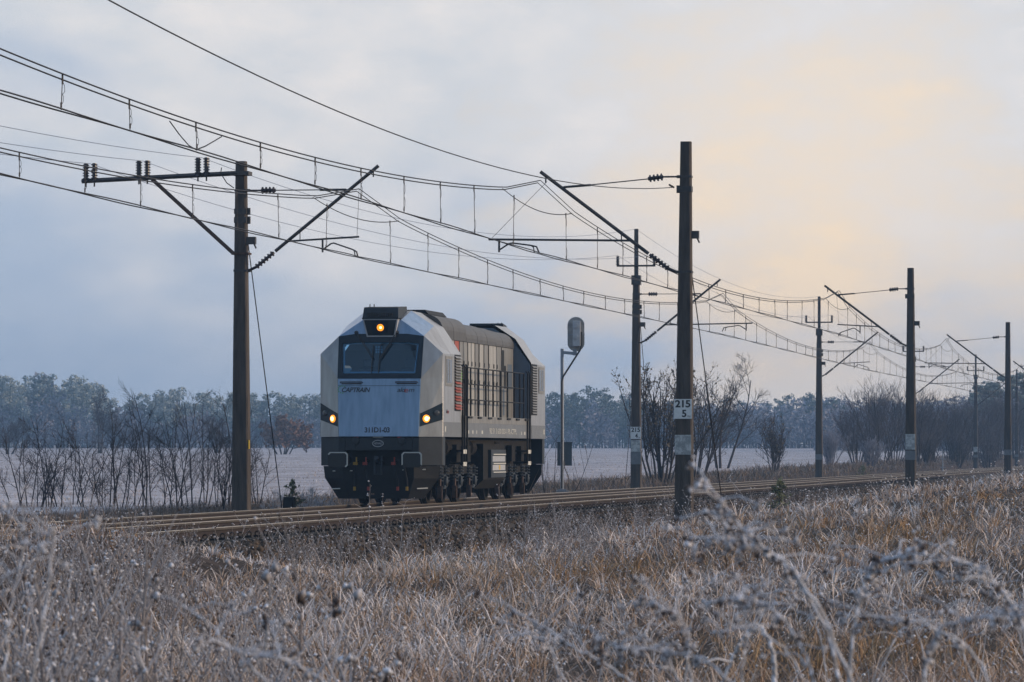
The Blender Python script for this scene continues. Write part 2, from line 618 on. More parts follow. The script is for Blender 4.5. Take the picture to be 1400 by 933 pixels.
# ballast bed and the two tracks
S0, S1 = -60.0, 1200.0
bed = MB().prism([(-23.1, CZ - 1.92), (-21.9, ZF - 0.23), (-18.6, ZF - 0.21), (-17.6, ZN - 0.21), (-14.35, ZN - 0.235), (-13.15, CZ - 1.92)], S0, S1)
tag(bed.build('ballast_bed', MATS['ballast']), kind='structure')

RAIL = [(-0.070, -0.162), (0.070, -0.162), (0.070, -0.150), (0.012, -0.132), (0.009, -0.052), (0.035, -0.040), (0.036, -0.008),
        (0.028, 0.0), (-0.028, 0.0), (-0.036, -0.008), (-0.035, -0.040), (-0.009, -0.052), (-0.012, -0.132), (-0.070, -0.150)]
rng = np.random.RandomState(3)
for X0, zt, lab in ((XN, ZN, 'railway track nearer the camera, its rails rusty with bright running tops'),
                    (XF, ZF, 'railway track carrying the locomotive, behind the nearer track')):
    trk = tag(bpy.data.objects.new('railway_track', None), lab, 'railway track', kind='structure')
    COL.objects.link(trk)
    trk.location = (X0, 0, zt)
    for sgn in (-1, 1):
        n = len(RAIL)
        steps = list(np.arange(S0, 300, 3.0)) + list(np.arange(300, S1 + 1, 60.0))
        b = MB()
        vs, fs, mi = [], [], []
        for st in steps:
            wob = 0.004 * (vnoise(st * 0.12 + sgn * 7, 3.0 + X0) - 0.5)
            vs += [(sgn * 0.7525 + px + wob, st, pz + wob * 0.6) for px, pz in RAIL]
        for k in range(len(steps) - 1):
            for i in range(n):
                b_i = (k * n + i, k * n + (i + 1) % n, (k + 1) * n + (i + 1) % n, (k + 1) * n + i)
                fs.append(b_i)
                mi.append(1 if i in (6, 7, 8) else 2 if i in (5, 9) else 3 if i in (1, 2, 12, 13) else 0)
        b.add(vs, fs)
        b.m = mi
        b.build('rail', [MATS['rail_rust'], MATS['rail_steel'], MATS['rail_head'], MATS['rail_foot']], trk)
    # sleepers and spring clips
    sp_y = np.arange(50.0, 245.0, 0.625)
    b, c = MB(), MB()
    for y in sp_y:
        y2 = y + rng.uniform(-0.03, 0.03)
        b.prism([(-1.28, -0.36), (-1.28, -0.24), (-1.22, -0.185), (-0.5, -0.185), (-0.42, -0.22), (0.42, -0.22), (0.5, -0.185),
                 (1.22, -0.185), (1.28, -0.24), (1.28, -0.36)], y2 - 0.12, y2 + 0.12)
        for sgn in (-1, 1):
            for q in (-1, 1):
                cx = sgn * 0.7525 + q * 0.115
                if X0 == XN:
                    c.ring((cx, y2 + rng.uniform(-.02, .02), -0.128 + rng.uniform(-.006, .006)), (0.12 * q, 1, 0), 0.036, 0.011, 10, 4)
                c.cbox((cx, y2, -0.172), (0.11, 0.16, 0.028))
    tag(b.build('sleepers', MATS['sleeper'], trk), kind='stuff')
    tag(c.build('rail_clips', MATS['rail_clip'], trk), kind='stuff')


def rocks(n, pos, r0, r1, seed):
    rs = np.random.RandomState(seed)
    base = np.array([(1, 0, 0), (-1, 0, 0), (0, 1, 0), (0, -1, 0), (0, 0, 1), (0, 0, -1)], float)
    tri = np.array([(0, 2, 4), (2, 1, 4), (1, 3, 4), (3, 0, 4), (2, 0, 5), (1, 2, 5), (3, 1, 5), (0, 3, 5)])
    v = base[None] * rs.uniform(0.55, 1.25, (n, 6, 1)) + rs.uniform(-.25, .25, (n, 6, 3))
    v *= rs.uniform(r0, r1, (n, 1, 1))
    a = rs.uniform(0, 6.28, n)
    ca, sa = np.cos(a)[:, None], np.sin(a)[:, None]
    v = np.stack([v[..., 0] * ca - v[..., 1] * sa, v[..., 0] * sa + v[..., 1] * ca, v[..., 2]], -1) + pos[:, None]
    return v.reshape(-1, 3), (tri[None] + np.arange(n)[:, None, None] * 6).reshape(-1, 3)


rs = np.random.RandomState(11)
n = 13000
ys = 50 + 190 * rs.rand(n) ** 1.2
u = rs.rand(n)
xr = -14.7 + 1.75 * u
zr = np.where(xr < -14.35, ZN - 0.235, ZN - 0.235 - (xr + 14.35) / 1.2 * (1.92 - 1.355)) + rs.uniform(-.015, .02, n)
v1, t1 = rocks(n, np.stack([xr, ys, zr], -1), 0.028, 0.075, 1)
n2 = 4500
ys = 60 + 180 * rs.rand(n2)
xr = rs.uniform(-22.6, -14.6, n2)
zr = np.where(xr < -18.1, ZF - 0.22, ZN - 0.22)
v2, t2 = rocks(n2, np.stack([xr, ys, zr], -1), 0.02, 0.045, 2)
st = link('ballast_stones', raw_mesh('ballast_stones', np.concatenate([v1, v2]), None, np.concatenate([t1, t2 + len(v1)]), MATS['stone']))
tag(st, 'dark brown crushed stone heaped along the track shoulder', 'ballast', kind='stuff')


# ------------------------------------------------------------------ lettering
def text_mesh(body, size, material, extrude=0.002, shear=0.0, bold=0.0):
    cu = bpy.data.curves.new('lettering', 'FONT')
    cu.body = body
    cu.size = size
    cu.align_x = 'CENTER'
    cu.align_y = 'CENTER'
    cu.extrude = extrude
    cu.shear = shear
    cu.offset = bold
    cu.space_character = 0.92
    cu.resolution_u = 3
    o = bpy.data.objects.new('lettering', cu)
    COL.objects.link(o)
    dg = bpy.context.evaluated_depsgraph_get()
    me = bpy.data.meshes.new_from_object(o.evaluated_get(dg))
    bpy.data.objects.remove(o)
    bpy.data.curves.remove(cu)
    me.materials.clear()
    me.materials.append(material)
    return me


def lettering(name, body, size, material, parent, loc, rot, width=None, shear=0.0, bold=0.0):
    me = text_mesh(body, size, material, shear=shear, bold=bold)
    o = link(name, me, parent)
    o.location = loc
    o.rotation_euler = rot
    xsv = [v.co.x for v in me.vertices]
    w = max(xsv) - min(xsv)
    if width:
        o.scale = (width / w, 1, 1)
    return o


FRONT = (math.pi / 2, 0, 0)                     # reads from -Y
SIDE = (math.pi / 2, 0, math.pi / 2)            # reads from +X


# ------------------------------------------------------------------ catenary masts
def insulator(mb, a, b, r, k, core=0.35):
    """ribbed insulator between a and b"""
    a, b = Vector(a), Vector(b)
    prof = []
    Ln = (b - a).length
    for i in range(k):
        q = Ln * (i + 0.5) / k
        w = Ln / k * 0.26
        prof += [(q - w * 1.5, r * core), (q - w, r), (q + w * 0.4, r * 0.92), (q + w * 0.9, r * core)]
    mb.lathe(a, b - a, [(0, r * core)] + prof + [(Ln, r * core)], 10)


def mast(X, s, side, top, push, label, group, ext=False, sign=None, patch=None, arm=False, band=True, guy=None, wob=0.0, hi=True):
    """side = +1: track lies towards +X. Heights relative to the eye are turned into local ones by k()."""
    g = gzs(X, s)
    root = empty('catenary_mast', (X, s, g), label, 'mast', group)

    def k(z):
        return z + CZ - g

    def q(u, z, y=0.0):
        return (side * u, y, k(z))
    H = k(top)
    b = MB()
    wb, wt = 0.42, 0.235
    db, dt = 0.36, 0.24
    prof = lambda w, d: [(-w / 2 + .03, -d / 2), (w / 2 - .03, -d / 2), (w / 2, -d / 2 + .03), (w / 2, d / 2 - .03),
                         (w / 2 - .03, d / 2), (-w / 2 + .03, d / 2), (-w / 2, d / 2 - .03), (-w / 2, -d / 2 + .03)]
    A, Z = prof(wb, db), prof(wt, dt)
    zs = (-0.6, H * 0.33, H * 0.66, H)
    vs = []
    for i, z in enumerate(zs):
        e = max(0, z) / H
        vs += [(A[j][0] * (1 - e) + Z[j][0] * e + wob * e, A[j][1] * (1 - e) + Z[j][1] * e, z) for j in range(8)]
    fs = [tuple(range(7, -1, -1)), tuple(range(24, 32))]
    for i in range(3):
        fs += [(i * 8 + j, i * 8 + (j + 1) % 8, i * 8 + 8 + (j + 1) % 8, i * 8 + 8 + j) for j in range(8)]
    b.add(vs, fs)
    pole = b.build('pole', MATS['concrete'], root)

    def hw(z):
        e = k(z) / H
        return (wb * (1 - e) + wt * e) / 2

    def clampband(z, h=0.05):
        w = hw(z) + 0.012
        e = k(z) / H
        d = (db * (1 - e) + dt * e) / 2 + 0.012
        c = MB().cbox((wob * e, 0, k(z)), (2 * w, 2 * d, h))
        c.cbox((wob * e + side * (w + 0.03), 0, k(z)), (0.07, 0.08, h * 1.3))
        return c.build('clamp', MATS['galv'], root)
    if side < 0:
        ft, tp, sz, se = (0.33, 4.05), (3.24, 6.32), 6.18, (2.72, 5.97)
    else:
        ft, tp, sz, se = (0.28, 4.19), (3.2, 6.57), 6.03, (2.46, 6.03)
    ft = (hw(ft[1]) + 0.10, ft[1])
    sl = (tp[1] - ft[1]) / (tp[0] - ft[0])
    for z in (ft[1], sz):
        clampband(z)
    tube = MB().tube([q(ft[0] + .55, ft[1] + .55 * sl), q(*tp)], 0.040, 8)
    tube.tube([q(tp[0] - .12, tp[1] - .12 * sl), q(tp[0] - 0.12, tp[1] - .12 * sl - 0.16)], 0.018, 6)
    tube.build('cantilever_tube', MATS['galv'], root)
    ins = MB()
    insulator(ins, q(ft[0] + .10, ft[1] + .10 * sl), q(ft[0] + .52, ft[1] + .52 * sl), 0.068, 6, 0.5)
    ins.tube([q(ft[0] - .08, ft[1]), q(ft[0] + .1, ft[1] + .1 * sl)], 0.035, 6)
    ins.build('insulator', MATS['ceramic'], root)
    # top stay
    u0 = hw(sz) + 0.06
    ins = MB()
    insulator(ins, q(u0 + .28, sz), q(u0 + .62, sz + (se[1] - sz) * .2), 0.085, 4, 0.5)
    ins.tube([q(u0 - .06, sz), q(u0 + .3, sz)], 0.022, 6)
    ins.build('insulator', MATS['ceramic'], root)
    stay = MB().tube([q(u0 + .6, sz + (se[1] - sz) * .2), q(se[0] - .5, sz + (se[1] - sz) * .84), ], 0.014, 6)
    stay.tube([q(se[0] - .62, sz + (se[1] - sz) * .8), q(se[0] - .02, se[1])], 0.03, 6)
    stay.tube([q(se[0] - .04, se[1]), q(se[0] + .04, ft[1] + (se[0] + .04 - ft[0]) * sl)], 0.03, 6)
    stay.build('stay', MATS['galv'], root)
    # registration tube and steady arm
    zr = 4.76 if side < 0 else 4.86
    ur = ft[0] + (zr - 0.02 - ft[1]) / sl
    rt, arm_b = MB(), MB()
    if push:
        ue, ud, uc = 2.75, 1.9, 2.72
        rt.tube([q(ur + .06, zr), q(ue, zr + .09)], 0.024, 6)
        rt.tube([q(ur + .32, zr + .01), q(ur + .32, ft[1] + (ur + .32 - ft[0]) * sl)], 0.012, 5)
        arm_b.tube([q(ud, zr + .04), q(ud, zr - .26)], 0.024, 6)
        arm_b.tube([q(ud, zr - .20), q(ud + .20, zr - .06), q(ud + .26, zr - .05), q(uc - .12, zr - .2), q(uc - .03, zr - .25),
                    q(uc, zr - .36)], 0.019, 6)
        arm_b.tube([q(uc - .12, zr - .2), q(uc - .08, zr - .24), q(uc - .06, zr - .36)], 0.014, 6)
    else:
        ue, ud, uc = 4.42, 4.18, 3.27
        rt.tube([q(ur + .03, zr), q(ue, zr + .05)], 0.027, 6)
        rt.tube([q(ur + .25, zr + .005), q(ur + .25, ft[1] + (ur + .25 - ft[0]) * sl)], 0.014, 5)
        arm_b.tube([q(ud, zr + .04), q(ud, zr - .24)], 0.026, 6)
        arm_b.tube([q(ud - .02, zr - .18), q(ud - .22, zr - .05), q(ud - .30, zr - .035), q(uc + .2, zr - .09), q(uc + .06, zr - .12),
                    q(uc, zr - .26)], 0.02, 6)
        arm_b.tube([q(uc + .2, zr - .09), q(uc + .13, zr - .13), q(uc + .11, zr - .25)], 0.014, 6)
    rt.build('registration_tube', MATS['galv'], root)
    arm_b.build('steady_arm', MATS['galv'], root)
    if not push:
        MB().tube([q(ue - .05, zr + .05), q(tp[0] - .15, 6.1)], 0.005, 4).build('hanger_wire', MATS['wire'], root)
    else:
        MB().tube([q(ue - .05, zr + .09), q(tp[0] - .45, 6.05)], 0.005, 4).build('hanger_wire', MATS['wire'], root)
    if hi:
        clampband(5.9 if side < 0 else 5.35, 0.13)
        if side > 0:
            clampband(5.55, 0.12)
        w = hw(4.95) + .03
        MB().cbox((w + .07, 0, k(4.88)), (0.2, 0.16, 0.17)).tube([(w + .10, 0, k(4.88)), (w + .18, 0, k(4.7))], 0.02, 5).build('bracket', MATS['galv'], root)
        # earth lead down the pole
        MB().tube([(-side * (hw(6) + .01), -.03, k(6.0)), (-side * (hw(3) + .012), -.05, k(3)), (-side * (hw(0) + .012), -.05, k(-.2)),
                   (-side * (hw(-1) + .012), -.05, .1)], 0.008, 4).build('earth_lead', MATS['wire'], root)
    if ext:
        m = MB().prism([(-.075, -.06), (.075, -.06), (.075, .06), (-.075, .06)], k(top - .5), k(8.5), 'z')
        m.build('extension_post', MATS['galv'], root)
        m = MB()
        m.tube([(-.74, -.09, k(7.10)), (.74, -.09, k(7.10))], 0.04, 6)
        m.build('crossarm', MATS['galv'], root)
        for uu in (-.7, .7):
            m = MB()
            insulator(m, (uu, -.09, k(7.13)), (uu, -.09, k(7.47)), 0.075, 6, 0.6)
            m.build('insulator', MATS['ceramic'], root)
        m = MB().cbox((0, 0, k(top - .14)), (.34, .34, .36))
        m.build('socket', MATS['galv'], root)
    if arm:
        m = MB().tube([(-.05, -.17, k(6.42)), (-3.72, -.17, k(6.27))], 0.055, 4)
        m.cbox((0, 0, k(6.42)), (.42, .42, .09))
        m.build('crossarm', MATS['galv'], root)
        MB().tube([(-2.06, -.17, k(6.30)), (-.16, -.1, k(4.58))], 0.045, 4).cbox((0, 0, k(4.58)), (.40, .36, .05)).build('brace', MATS['rust_steel'], root)
        MB().tube([(-.42, -.2, k(6.55)), (-.44, -.2, k(6.42)), (-.3, -.2, k(6.2)), (-.14, -.15, k(6.08))], 0.012, 5).build('jumper', MATS['wire'], root)
        for uu in ARM_U:
            for e in (-.10, .10):
                zz = 6.42 - (0.15 / 3.67) * abs(uu + e)
                m = MB()
                insulator(m, (uu + e, -.17, k(zz - .03)), (uu + e, -.17, k(zz + .40)), 0.08, 7, 0.62)
                m.tube([(uu + e, -.17, k(zz - .03)), (uu + e, -.17, k(zz - .14))], 0.02, 5)
                m.build('insulator', MATS['ceramic'], root)
    fy = -db / 2

    def face_y(z):
        e = k(z) / H
        return -(db * (1 - e) + dt * e) / 2
    if band:
        z0, z1 = band if isinstance(band, tuple) else (-.36, -.12)
        MB().box((-hw(z0) - .004, face_y(z0) - .005, k(z0)), (hw(z0) + .004, face_y(z0) + .06, k(z1))).build('painted_band', MATS['concrete_band'], root)
    if patch:
        z0, z1, txt = patch
        w = hw((z0 + z1) / 2)
        pl = MB().box((-w * .96, face_y(z0) - .006, k(z0)), (w * .96, face_y(z1) + .04, k(z1))).build('painted_number_patch', MATS['concrete_patch'], root)
        for i, tx in enumerate(txt):
            lettering('worn_number', tx, 0.24, MATS['worn_print'], pl, (0, face_y(z0) - .009, k(z1 - .12 - .21 * i)), FRONT, width=w * (1.3 if i == 0 else .45))
    if sign:
        z0, z1, txt = sign
        w = 0.20
        fyy = face_y(z0)
        pl = MB().box((-w, fyy - .022, k(z0)), (w, fyy - .012, k(z1))).build('kilometre_plate', MATS['sign_white'], root)
        MB().box((-w, fyy - .012, k(z0) + .05), (-w + .03, fyy + .05, k(z0) + .09)).build('plate_strap', MATS['galv'], root)
        hgt = z1 - z0
        lettering('number', txt[0], hgt * .50, MATS['black_paint'], pl, (0, fyy - .024, k(z1 - hgt * .26)), FRONT, width=.345, bold=.006)
        lettering('number', txt[1], hgt * .50, MATS['black_paint'], pl, (0.03, fyy - .024, k(z0 + hgt * .25)), FRONT, width=.10, bold=.006)
        lettering('small_print', 'PLK', .06, MATS['black_paint'], pl, (.14, fyy - .024, k(z0 + .05)), FRONT, width=.07)
    if guy:
        for dy, zt, du in guy:
            m = MB().tube([(side * hw(zt) * .9 + wob * .8, .05, k(zt)), (side * .1 + du, dy, gzs(X + side * .1 + du, s + dy) - g - .1)], 0.013, 5)
            m.build('guy_wire', MATS['wire'], root)
    return root


ARM_U = (-3.52, -2.27, -0.88)
XPN, XPF = -12.5 * CT, -23.0 * CT
near_px = (935, 1245, 1378)
far_px = (330, 870, 1120, 1249, 1334, 1390)
near_s = [along(p, XPN) for p in near_px]
far_s = [along(p, XPF) for p in far_px]
d_n = (near_s[2] - near_s[0]) / 2
near_s += [near_s[2] + d_n, near_s[2] + 2 * d_n]
NG, FG = 'masts on the near side of the line', 'masts on the far side of the line'
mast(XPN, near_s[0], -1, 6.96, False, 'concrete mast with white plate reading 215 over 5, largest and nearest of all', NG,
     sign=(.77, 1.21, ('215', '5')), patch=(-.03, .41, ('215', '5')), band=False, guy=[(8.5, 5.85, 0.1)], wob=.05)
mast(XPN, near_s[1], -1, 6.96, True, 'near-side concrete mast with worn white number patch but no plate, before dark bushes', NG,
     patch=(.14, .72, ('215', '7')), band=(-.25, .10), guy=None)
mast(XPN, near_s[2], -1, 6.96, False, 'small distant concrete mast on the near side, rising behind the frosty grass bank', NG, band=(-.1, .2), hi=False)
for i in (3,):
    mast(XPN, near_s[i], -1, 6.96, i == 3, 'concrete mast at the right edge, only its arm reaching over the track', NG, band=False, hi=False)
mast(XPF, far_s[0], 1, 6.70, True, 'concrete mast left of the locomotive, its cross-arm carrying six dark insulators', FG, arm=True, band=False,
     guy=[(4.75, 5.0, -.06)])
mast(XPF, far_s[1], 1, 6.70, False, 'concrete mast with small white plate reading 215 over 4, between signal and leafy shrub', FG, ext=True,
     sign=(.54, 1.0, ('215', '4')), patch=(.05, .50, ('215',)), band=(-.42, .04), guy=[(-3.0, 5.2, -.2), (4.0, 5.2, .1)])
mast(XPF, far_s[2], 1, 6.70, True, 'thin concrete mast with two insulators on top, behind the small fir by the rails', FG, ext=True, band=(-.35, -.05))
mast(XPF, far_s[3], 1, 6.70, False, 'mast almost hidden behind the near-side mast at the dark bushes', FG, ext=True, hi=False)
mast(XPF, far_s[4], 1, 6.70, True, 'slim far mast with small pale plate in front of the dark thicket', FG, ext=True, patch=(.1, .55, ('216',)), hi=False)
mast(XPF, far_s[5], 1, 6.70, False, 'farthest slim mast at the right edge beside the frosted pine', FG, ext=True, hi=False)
tag_plate = MB().box((0.195, -.19, 2.95), (.225, -.13, 3.20))
m0 = [o for o in COL.objects if o.get('label', '').startswith('concrete mast left of')][0]
k0 = CZ - m0.location.z
MB().box((.19, -.15, .10 + k0), (.21, -.08, .30 + k0)).build('yellow_plate', MATS['yellow_paint'], m0)


# ------------------------------------------------------------------ overhead lines
def wire(pts, r, name, parent, m='wire', n=4):
    return MB().tube(pts, r, n).build(name, MATS[m], parent)


def overhead(label, group, sup, zc, zm, xc, stag):
    """sup: s of supports in order; contact and catenary wires with droppers"""
    root = empty('overhead_line', (xc(0), sup[0], 0), label, 'overhead line', group)
    ox, oy = root.location.x, root.location.y
    mesW, conW = ([[], []], [[], []])
    for i in range(len(sup) - 1):
        a, b = sup[i], sup[i + 1]
        xa, xb = xc(i) + stag[i % 2], xc(i + 1) + stag[(i + 1) % 2]
        Ln = b - a
        steps = 56
        near_cam = a < 330

        def zmes(t):
            y5 = 5.2 / Ln
            zn = zm - .45
            if t < y5 or t > 1 - y5:
                return zn + (zm - zn) * (1 - min(t, 1 - t) / y5)
            u_ = (t - y5) / (1 - 2 * y5)
            return zn - (zn - zc - 0.38) * 4 * u_ * (1 - u_)
        for j in range(steps + (1 if i == len(sup) - 2 else 0)):
            t_ = j / steps
            x, y = xa + (xb - xa) * t_ - ox, a + Ln * t_ - oy
            for w, e in ((0, -.03), (1, .03)):
                mesW[w].append((x + e, y, zmes(t_) + CZ + e * .9))
                conW[w].append((x + e * 1.3, y, zc + CZ + .012 * math.sin(t_ * 40) * e / .03))
        # Y stitch wire round each support
        nd = max(6, int(Ln / (4.3 if near_cam else 5.5)))
        for j in range(1, nd):
            t_ = (j + random.Random(i * 31 + j).uniform(-.12, .12)) / nd
            y = a + Ln * t_
            x = xa + (xb - xa) * t_ - ox
            dz0 = zmes(t_)
            e_ = min(y - a, b - y)
            if e_ < 5.2:
                dz0 = zm - .66 + .21 * (e_ / 5.2) ** 2
            lean = random.Random(i * 7 + j).uniform(-.12, .12)
            m = MB()
            top, bot = (x, y - oy + lean, dz0 + CZ), (x, y - oy, zc + CZ)
            m.tube([top, bot], 0.0065, 4, cap=False)
            if near_cam:
                for p, d in ((Vector(top), -1), (Vector(bot), 1)):
                    m.tube([p + Vector((0, 0, 0.03)), p + Vector((0, 0, d * 0.10))], 0.013, 4)
                    h = min(.24, abs(dz0 - zc) * .38)
                    m.tube([p + Vector((0, 0, d * .06)), p + Vector((.0, .10, d * (.06 + h * .3))), p + Vector((.0, .12, d * (.06 + h * .75))),
                            p + Vector((0, .02, d * (.06 + h)))], 0.0045, 3, cap=False)
            m.build('dropper', MATS['wire'], root)
    for k_, sgn in [(i, e) for i in range(1, len(sup) - 1) for e in (0,)]:
        xk = xc(k_) + stag[k_ % 2] - ox
        yk = sup[k_] - oy
        Ln = sup[k_] - sup[k_ - 1]
        pts = []
        for j in range(-6, 7):
            e = abs(j) / 6
            pts.append((xk, yk + j / 6 * 5.2, CZ + zm - .66 + .21 * e ** 2))
        wire(pts, 0.0105, 'stitch_wire', root)
    for w in (0, 1):
        wire(mesW[w], 0.0115, 'messenger_wire', root)
        wire(conW[w], 0.0115, 'contact_wire', root)
    return root


sn = [near_s[0] - 71.0] + near_s + [near_s[-1] + 72 * j for j in (1, 2, 3)]
sf = [far_s[0] - 70.0] + far_s + [far_s[-1] + 72 * j for j in (1, 2, 3)]
push_n = [True, False, True, False, True, False, True, False, True]
push_f = [False, True, False, True, False, True, False, True, False, True]
UC = {True: 2.72, False: 3.27}
ol = overhead('overhead contact line above the nearer track, higher and larger in view', 'overhead lines', sn, 4.49, 6.1,
              lambda i: XPN - UC[push_n[min(i, 8)]], (0, 0))
overhead('overhead contact line above the locomotive, held by the far masts', 'overhead lines', sf, 4.49, 6.02,
         lambda i: XPF + UC[push_f[min(i, 9)]], (0, 0))
# jumper loop of the near line
pj = [place(x, y, F * 16.2 / (1700 - x)) for x, y in ((232, 166), (245, 184), (258, 199), (268, 205), (281, 200), (293, 193), (303, 187))]
oo = ol.location
wire([(p.x - oo.x, p.y - oo.y, p.z) for p in pj], 0.011, 'jumper_loop', ol)


def sag_wire(p0, p1, sag, n=24):
    p0, p1 = Vector(p0), Vector(p1)
    return [p0.lerp(p1, i / n) - Vector((0, 0, sag * 4 * (i / n) * (1 - i / n))) for i in range(n + 1)]


ff = [(-3.52, 6.67), (-2.27, 6.72), (-0.88, 6.78)]
nxt = [(-.7, 7.5), (.7, 7.5), (0.0, 8.5)]
flab = ('thin pale blue feeder wire over the outermost insulators of the left mast', 'thin pale blue feeder wire over the middle insulators of the left mast',
        'thin pale blue feeder wire over the innermost insulators of the left mast')
for i in range(3):
    u, z = ff[i]
    P0 = Vector((XPF + u, far_s[0] - .17, z + CZ))
    pts = sag_wire(P0 - Vector((-(i - 1) * .4, 71, -.2)), P0, .75)
    u2, z2 = nxt[i]
    prev = P0
    for j in range(1, 6):
        q_ = Vector((XPF + u2, far_s[j] - .09, z2 + CZ))
        pts += sag_wire(prev, q_, 0.9)[1:]
        prev = q_
    pts += sag_wire(prev, prev + Vector((0, 72, 0)), .9)[1:]
    o0 = pts[0]
    fw = MB().tube([p - o0 for p in pts], 0.0065, 4).build('feeder_wire', MATS['feeder'], loc=o0)
    tag(fw, flab[i], 'wire', 'feeder wires along the far masts')

# the earth wire that comes in from upper left and ends at the nearest mast
a0 = Vector((XPN, near_s[0] - 72, 5.95 + CZ))
p1 = Vector((XPN - .20, near_s[0] - .25, 5.93 + CZ))
ew = MB().tube([p - a0 for p in sag_wire(a0, p1, 1.2, 40)], 0.0095, 5)
insl = p1 - a0
ew.tube([insl + Vector((-.02, -.6, .02)), insl], 0.022, 6)
tag(ew.build('earth_wire', MATS['wire'], loc=a0), 'single dark wire slanting from upper left to the nearest mast', 'wire')

mat('board_back', (0.36, 0.35, 0.34), 0.7, col2=(0.24, 0.235, 0.23), scale=6)
# ------------------------------------------------------------------ signal post seen from behind
d_s = 167.0
pb_ = place(768.5, 671, d_s)
sx_, sy_ = pb_.x, pb_.y
sg = gzs(sx_, sy_)
sig = empty('railway_signal', (sx_, sy_, sg), 'grey colour-light signal seen from behind, on a slim post by the locomotive', 'signal', rz=TH)
ppm = F / d_s


def sl_(px, py, y=0.0):
    return ((px - 768.5) / ppm, y, CZ + (HOR - py) / ppm - sg)


MB().tube([sl_(768.5, 690), sl_(768.5, 477)], 0.062, 10).build('post', MATS['post_paint'], sig, smooth=False)
zb = sl_(0, 671)[2]
MB().cbox((0, 0, zb), (.34, .34, .10)).cbox((0, 0, zb - .15), (.5, .5, .3)).build('foot', MATS['concrete_band'], sig, bevel=.015)
MB().prism([sl_(768.5, 484)[::2], sl_(788, 486)[::2], sl_(787, 481.5)[::2], sl_(768.5, 480)[::2]], -.05, .05).cbox(sl_(786, 482, 0), (.14, .14, .22)).build('bracket', MATS['post_paint'], sig, bevel=.008)
cxh, cyh = 787.5, 457
hb = []
for i in range(28):
    a = 2 * math.pi * i / 28
    hx, hz = math.cos(a) * .30, math.sin(a) * .30
    hz += .31 if math.sin(a) > 0 else -.31
    c = sl_(cxh, cyh)
    hb.append((c[0] + hx, c[2] + hz))
MB().prism(hb, .05, .075).build('backboard', MATS['board_back'], sig)
MB().prism([(c[0] + (x - c[0]) * 1.03, c[2] + (z - c[2]) * 1.02) for x, z in hb], .08, .10).build('backboard_rim', MATS['sign_white'], sig)
MB().box((sl_(783, 0)[0], -.20, sl_(0, 474)[2]), (sl_(793.5, 0)[0], .045, sl_(0, 439)[2])).build('lamp_housing', MATS['grey_paint'], sig, bevel=.02)
for yy in (446, 461):
    c2 = sl_(787, yy)
    h_ = MB().lathe((c2[0], -.202, c2[2]), (0, -1, 0), [(0, .11), (.03, .11), (.035, .06), (.05, .06)], 14)
    h_.build('lamp_cover', MATS['grey_paint'], sig)
MB().tube([sl_(776.5, 458, -.05), sl_(776.5, 472.5, -.05), sl_(783, 474, -.05)], 0.012, 5).tube([sl_(776, 458, -.05), sl_(799.5, 458, -.05)], .012, 5).build('guard_rail', MATS['post_paint'], sig)
MB().tube([sl_(795, 454, -.1), sl_(795, 473, -.1), sl_(793, 479, -.1), sl_(770, 515, -.08), sl_(768, 522, -.08), sl_(768, 668, -.08)], 0.034, 7).build('cable_hose', MATS['black_paint'], sig)
MB().box((sl_(762, 0)[0], .07, sl_(0, 637)[2]), (sl_(782, 0)[0], .36, sl_(0, 606)[2])).box((sl_(761.5, 0)[0], .05, sl_(0, 606)[2]), (sl_(782.6, 0)[0], .38, sl_(0, 604.5)[2])).build('relay_box', MATS['dark_cabinet'], sig)
MB().tube([sl_(771, 630, -.02), sl_(772, 640, -.02), sl_(777, 652, -.02), sl_(779, 671, -.02)], .016, 5).build('ground_cable', MATS['black_paint'], sig)

# anchor block of the left mast's guy
pa = place(395.5, 692, 111.3)
ga_ = gzs(pa.x, pa.y)
ab = empty('anchor_block', (pa.x, pa.y, ga_), 'small black concrete anchor block at the foot of the guy wire', 'anchor block')
ht_ = CZ - 1.04 - ga_
MB().prism([(-.17, -.2), (.17, -.2), (.12, ht_), (-.12, ht_)], -.15, .15).build('block', MATS['loco_black'], ab, bevel=.02)
MB().ring((0, 0, ht_ + .02), (1, 0, 0), .05, .014, 10, 5).build('eye_bolt', MATS['rust_steel'], ab)
# blue stake among the bushes
d_b = 330.0
pk = place(1289, 640, d_b)
gk = gzs(pk.x, pk.y)
stk = empty('marker_stake', (pk.x, pk.y, gk), 'thin pale blue stake with short crossbars in front of dark thicket', 'stake')
hk = place(1289, 617, d_b).z - gk
MB().tube([(0, 0, -.2), (0, 0, hk)], .045, 6).build('stake', MATS['post_paint'], stk)
for z in (.42, .72):
    MB().tube([(-.2, 0, hk * z), (.2, 0, hk * z)], .03, 5).build('crossbar', MATS['post_paint'], stk)

# ------------------------------------------------------------------ the locomotive
LOCO_S = along(606, XF + 1.475) - 0.4
loco = empty('diesel_locomotive', (XF, LOCO_S, ZF), 'silver and blue diesel locomotive with lit orange headlamps on the far track', 'locomotive')
LEN = 17.0


